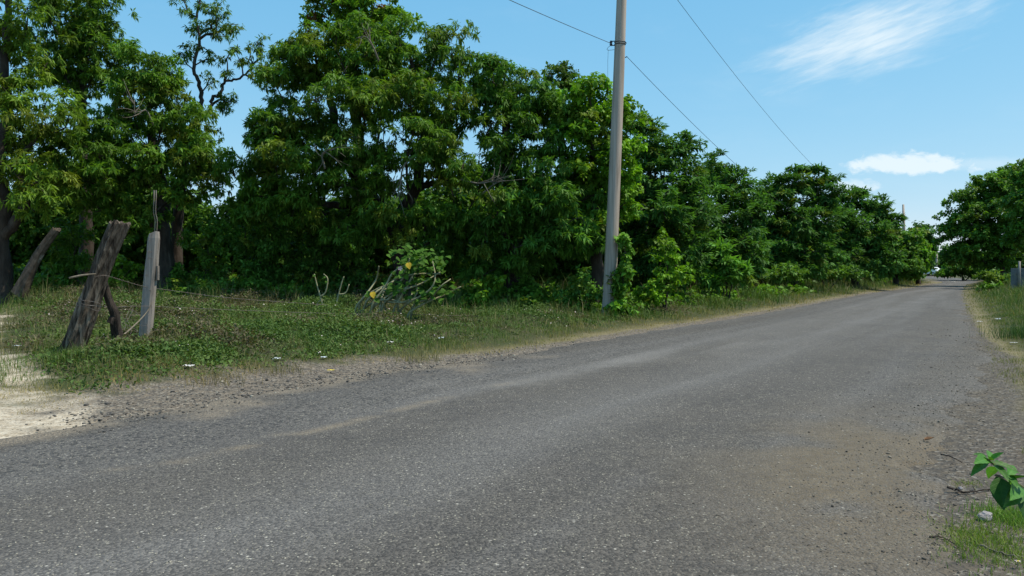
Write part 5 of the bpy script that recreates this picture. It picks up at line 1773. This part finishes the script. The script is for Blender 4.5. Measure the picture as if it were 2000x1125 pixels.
def extr(prof, y0, y1, inset=0.0, top_in=0.0):
    mb_ = MB()
    n_ = len(prof)
    zmax = max(q[1] for q in prof)
    zmin = min(q[1] for q in prof)
    for s__ in (y0, y1):
        for (x, z__) in prof:
            k__ = (z__ - zmin) / (zmax - zmin)
            mb_.v.append((x, s__ * (1 - top_in * k__), z__))
    mb_.f = [tuple(range(n_)), tuple(reversed(range(n_, 2 * n_)))] + [(i, n_ + i, n_ + (i + 1) % n_, (i + 1) % n_) for i in range(n_)]
    return mb_


bd = obj('body', extr(prof_b, -.84, .84, top_in=.06).mesh('body'), M_CARW, car)
obj('cabin', extr(prof_c, -.76, .76, top_in=.18).mesh('cabin'), M_CARW, car)
for s__ in (-1, 1):
    mb = MB()
    mb.add([(-.95, s__ * .765, 1.03), (1.35, s__ * .765, 1.03), (.78, s__ * .66, 1.39), (-.40, s__ * .66, 1.36)], [(0, 1, 2, 3)])
    obj('side_window', mb.mesh('side_window'), M_GLASS, car)
mb = MB()
mb.add([(-1.13, -.68, 1.03), (-1.13, .68, 1.03), (-.52, .58, 1.41), (-.52, -.58, 1.41)], [(0, 1, 2, 3)])
obj('windscreen', mb.mesh('windscreen'), M_GLASS, car)
wm = MB()
wm.tube([(0, -.1, 0), (0, -.08, 0), (0, .08, 0), (0, .1, 0)], [.27, .31, .31, .27], 18)
wmm = wm.mesh('tyre', True)
wmm.materials.append(M_TYRE)
rm = MB()
rm.tube([(0, -.105, 0), (0, .105, 0)], .18, 14)
rmm = rm.mesh('rim')
rmm.materials.append(M_RIM)
for x in (-1.35, 1.35):
    for y in (-.76, .76):
        wo = obj('wheel', wmm, None, car, loc=(x, y, .31))
        obj('rim', rmm, None, wo)
for s__ in (-1, 1):
    mb = MB()
    mb.box((-2.17, s__ * .6, .72), (.1, .34, .16))
    obj('headlight', mb.mesh('headlight'), M_LAMP, car)

# ------------------------------------------------------------------ litter and small things
def crumple(seed, size, flat=0.5, amp=0.35):
    import bmesh
    bm = bmesh.new()
    bmesh.ops.create_icosphere(bm, subdivisions=3, radius=1.0)
    co = np.array([v.co for v in bm.verts])
    n_ = fbm(co[:, 0] * 1.7 + seed, co[:, 1] * 1.7, co[:, 2] * 1.7 + seed, 3, seed)
    ridge = np.abs(fbm(co[:, 0] * 2.6 + seed, co[:, 1] * 2.6 + 4, co[:, 2] * 2.6, 2, seed + 3) - .5) * 2
    for v, a_, b_ in zip(bm.verts, n_, ridge):
        v.co = v.co * (1 + amp * (a_ - .5) * 2 - .35 * b_)
        v.co.x *= size[0]
        v.co.y *= size[1]
        v.co.z *= size[2] * flat
    me = bpy.data.meshes.new('scrap')
    bm.to_mesh(me)
    bm.free()
    return me


def sheet(seed, size):
    """crumpled scrap of paper or film: ragged outline, sharp folds, some edges lifted"""
    r_ = np.random.default_rng(seed)
    nn = 11
    u_ = np.linspace(-1, 1, nn)
    gx_, gy_ = np.meshgrid(u_, u_)
    rad_ = 0.75 + 0.45 * vnoise(np.cos(np.arctan2(gy_, gx_)) * 1.8 + seed, np.sin(np.arctan2(gy_, gx_)) * 1.8, seed=seed)
    x_ = gx_ * rad_ * size[0]
    y_ = gy_ * rad_ * size[1]
    f1 = np.abs(((gx_ * r_.uniform(.8, 1.6) + gy_ * r_.uniform(-1, 1) + r_.random()) % 1.0) - .5) * 2
    f2 = np.abs(((gy_ * r_.uniform(.8, 1.8) + gx_ * r_.uniform(-1, 1) + r_.random()) % 1.0) - .5) * 2
    z_ = size[2] * (0.8 * f1 + 0.6 * f2 + 0.9 * vnoise(gx_ * 2 + seed, gy_ * 2, seed=seed + 2) - .3)
    vv = np.stack([x_, y_, z_], -1).reshape(-1, 3)
    q_ = np.arange(nn * nn).reshape(nn, nn)
    ff = np.stack([q_[:-1, :-1], q_[:-1, 1:], q_[1:, 1:], q_[1:, :-1]], -1).reshape(-1, 4)
    me_ = make_mesh('scrap', vv, ff)
    return me_


G_L = 'litter scattered on the verges'
LIT = [
    (368, 721, (0.075, .05, .05), M_PAPER, 'scrap_of_paper', 'white crumpled paper on the left verge below the square post'),
    (541, 706, (0.06, .045, .05), M_PLAST, 'plastic_scrap', 'pale crumpled plastic scrap right of the white paper on the verge'),
    (632, 703, (0.05, .04, .035), M_PLAST, 'plastic_scrap', 'small grey plastic scrap just above the yellow wrapper'),
    (623, 694, (0.03, .03, .03), M_PAPER, 'scrap_of_paper', 'tiny white scrap in the grass above the yellow wrapper'),
    (646, 728, (0.06, .035, .02), M_YELL, 'yellow_wrapper', 'yellow wrapper at the edge of the gravel'),
    (762, 673, (0.075, .05, .05), M_PAPER, 'scrap_of_paper', 'white scrap in the weeds below the bent shrub'),
    (863, 665, (0.075, .06, .08), M_PLAST, 'plastic_scrap', 'greyish plastic scrap at the edge of the brown weeds'),
    (18, 636, (0.12, .07, .05), M_PAPER, 'scrap_of_paper', 'white scrap beside the sandy track at the left edge'),
    (34, 680, (0.08, .05, .03), M_PLAST, 'plastic_scrap', 'flat grey scrap in the grass by the left edge'),
    (1914, 631, (0.075, .06, .06), M_PAPER, 'scrap_of_paper', 'white scrap on the right verge, nearest to the asphalt'),
    (1949, 626, (0.09, .06, .06), M_PLAST, 'plastic_scrap', 'bluish white scrap on the right verge, farthest one'),
    (1980, 673, (0.075, .04, .03), M_PAPER, 'scrap_of_paper', 'flat white scrap at the right edge of the verge'),
    (1862, 523, (0.3, .2, .2), M_PAPER, 'scrap_of_paper', 'pale speck of litter under the far overhanging tree'),
]
for q, (px, py, sz, mt, nm, lab) in enumerate(LIT):
    g0 = G(px, py)
    if py < 540:
        g0 = P(px, py + 12, 100)
        g0[2] = gz(g0[0], g0[1])
    me = sheet(600 + q, (sz[0] * .8, sz[1] * 1.0, sz[2] * .3))
    obj(nm, me, mt, None, lab, 'litter', G_L, None, (g0[0], g0[1], g0[2] + 0.035))

st0 = G(1925, 1016)
me = crumple(640, (0.052, 0.036, 0.034), 0.95, 0.25)
so = obj('stone', me, M_SANDSTONE, None, 'angular pinkish grey stone on the soil at bottom right', 'stone', None, None, (st0[0], st0[1], st0[2] + .02))
so.rotation_euler = (0.15, -0.25, 0.5)
st0 = G(1876, 958)
obj('stone', crumple(641, (0.016, 0.013, 0.013), 1.0), M_SANDSTONE, None, 'small pale pebble on the dark stick at right', 'stone', None, None, (st0[0], st0[1], st0[2] + .014))


def twig(label, path, rad, mat, name='twig', seed=0, twigs=0):
    r_ = np.random.default_rng(seed)
    pts = np.array([G(x, y) for x, y in path])
    z1 = np.maximum(pts[:, 2], road_z(pts[:, 0], pts[:, 1]))
    pts[:, 2] = z1 + rad + 0.002
    pts = smoothpath(pts, 12)
    pts[1:-1, 2] += np.abs(r_.normal(0, rad * .7, 10))
    mb_ = MB()
    mb_.tube(pts - pts[0], np.linspace(rad, rad * .5, 12) * r_.uniform(.85, 1.15, 12), 6)
    for _ in range(twigs):
        i_ = r_.integers(3, 10)
        e_ = pts[i_] + np.array((r_.normal(0, .04), r_.normal(0, .04), .01))
        mb_.tube([pts[i_] - pts[0], e_ - pts[0]], [rad * .5, rad * .25], 5)
    return obj(name, mb_.mesh(name, True), mat, None, label, 'twig', 'twigs lying on the ground', None, tuple(pts[0]))


twig('short brown twig on the dusty asphalt right of the dry leaf', [(1838, 899), (1858, 903), (1879, 906)], .006, M_WOODDK, seed=1)
twig('dark stick with a pebble on it, pointing at the foreground plant', [(1850, 963), (1868, 962), (1885, 967), (1935, 960)], .009, M_WOODDK, seed=2, twigs=3)
twig('pale dry stick at the bottom right corner', [(1912, 1070), (1945, 1082), (1988, 1096)], .006, M_WOODLT, seed=3)
twig('thin dark twig at the edge of the short grass, bottom right', [(1815, 1062), (1845, 1060), (1875, 1075)], .004, M_WOODDK, seed=4, twigs=2)
g0 = G(1805, 871)
dl_me = heart_leaf('dry_leaf', 0.075, 0.045, 0.9, -0.5, 4)
dlo = obj('fallen_leaf', dl_me, M_DRYLEAF, None, 'curled reddish brown fallen leaf on the asphalt at right', 'leaf', None, None, (g0[0], g0[1], max(g0[2], 0) + 0.016))
dlo.rotation_euler = (0.2, 0.1, -0.3)

# ------------------------------------------------------------------ foreground plant
YG = 3.3
fb_ = np.array((2.62, 3.55, 0.0))
fb_[2] = gz(fb_[0], fb_[1])
fg = thing('leafy_plant', 'green broad-leaved plant leaning into the frame at bottom right', 'plant', fb_)
stem_pts = smoothpath([fb_ - np.array((0, 0, .04)), fb_ + np.array((-.08, -.03, .22)), P(2060, 990, 3.42), P(1995, 950, 3.36), P(1955, 918, 3.32), P(1932, 900, 3.3)], 26)
mb = MB()
mb.tube(stem_pts - fb_, np.linspace(.009, .0045, 26), 8)
obj('stem', mb.mesh('stem', True), mat_noise('plant_stem', (0.10, 0.085, 0.04), (0.13, 0.13, 0.05), 20, .7, .1), fg)
fgl = []
for q in range(3):
    me = heart_leaf('plant_leaf', 0.15, (0.048, 0.054, 0.088)[q], 0.35, (0.28, 0.16, 0.10)[q], 20 + q, 0.05)
    me['L'] = 0.15
    me.materials.append(M_BLADEF if q < 2 else M_BLADEDK)
    fgl.append(me)
FL = [((1932, 899, 3.30), (1911, 879, 3.26), (.3, -.5, 1)), ((1933, 898, 3.30), (1957, 882, 3.26), (-.3, -.8, 1)), ((1930, 902, 3.30), (1899, 917, 3.24), (-.2, -.5, 1)),
      ((1932, 898, 3.30), (1936, 876, 3.38), (0, -.9, .6)), ((1934, 902, 3.30), (1996, 914, 3.24), (.1, -.5, 1)), ((1931, 901, 3.31), (1903, 896, 3.36), (0, -.4, 1)),
      ((1940, 906, 3.31), (1972, 928, 3.20), (0, -.6, 1)), ((1946, 912, 3.31), (1930, 926, 3.42), (0, -.3, 1)),
      ((1952, 930, 3.32), (1961, 994, 3.24), (-.5, -1, .25)), ((1975, 938, 3.33), (2010, 925, 3.22), (0, -.6, 1)), ((1988, 948, 3.34), (2006, 1012, 3.24), (.2, -1, .3)),
      ((1975, 936, 3.33), (1962, 958, 3.5), (0, -.4, 1)), ((2030, 968, 3.4), (2100, 940, 3.3), (0, -.5, 1)), ((2050, 985, 3.42), (2080, 1040, 3.3), (.2, -1, .4)), ((1996, 950, 3.36), (1985, 975, 3.18), (0, -.9, .5)), ((2080, 1010, 3.45), (2150, 990, 3.4), (0, -.5, 1)),
      ((1931, 899, 3.30), (1918, 890, 3.18), (0, -.7, .8)), ((1934, 899, 3.30), (1948, 893, 3.2), (0, -.7, .8)), ((1962, 925, 3.32), (1990, 940, 3.2), (0, -.7, .8)), ((1968, 930, 3.33), (1985, 905, 3.4), (0, -.8, .7)), ((1985, 945, 3.34), (1996, 960, 3.15), (0, -.9, .5))]
for q, (b_, tp, uh) in enumerate(FL):
    place_leaf(fgl[2 if q in (8, 10, 9, 13) else q % 2], P(*b_), P(*tp), uh, fg, fb_)
dm = heart_leaf('dead_leaf', 0.1, 0.03, 0.9, 0.2, 31)
dm['L'] = 0.1
dm.materials.append(M_WOODLT)
o_ = place_leaf(dm, P(1942, 929, 3.27), P(1972, 938, 3.24), (0, -.3, 1), fg, fb_)
o_['label'] = 'dry pinkish brown curled leaf'
# weed flower in the corner
g0 = G(1988, 1112)
wf = thing('weed_flower', 'tiny white flower with yellow centre in the bottom right corner', 'flower', g0)
mb = MB()
mb.tube([(0, 0, -.01), (0, 0, .035)], .0015, 5)
obj('stem', mb.mesh('stem'), M_STEM, wf)
for q in range(5):
    a = q * 2 * math.pi / 5
    mb = MB()
    mb.add([(0, 0, .035), (.010 * math.cos(a - .4), .010 * math.sin(a - .4), .039), (.017 * math.cos(a), .017 * math.sin(a), .038), (.010 * math.cos(a + .4), .010 * math.sin(a + .4), .039)], [(0, 1, 2, 3)])
    obj('petal', mb.mesh('petal'), M_PETAL, wf)
mb = MB()
mb.tube([(0, 0, .035), (0, 0, .040), (0, 0, .042)], [.0045, .0045, .002], 8)
obj('flower_centre', mb.mesh('flower_centre'), M_YELL, wf)
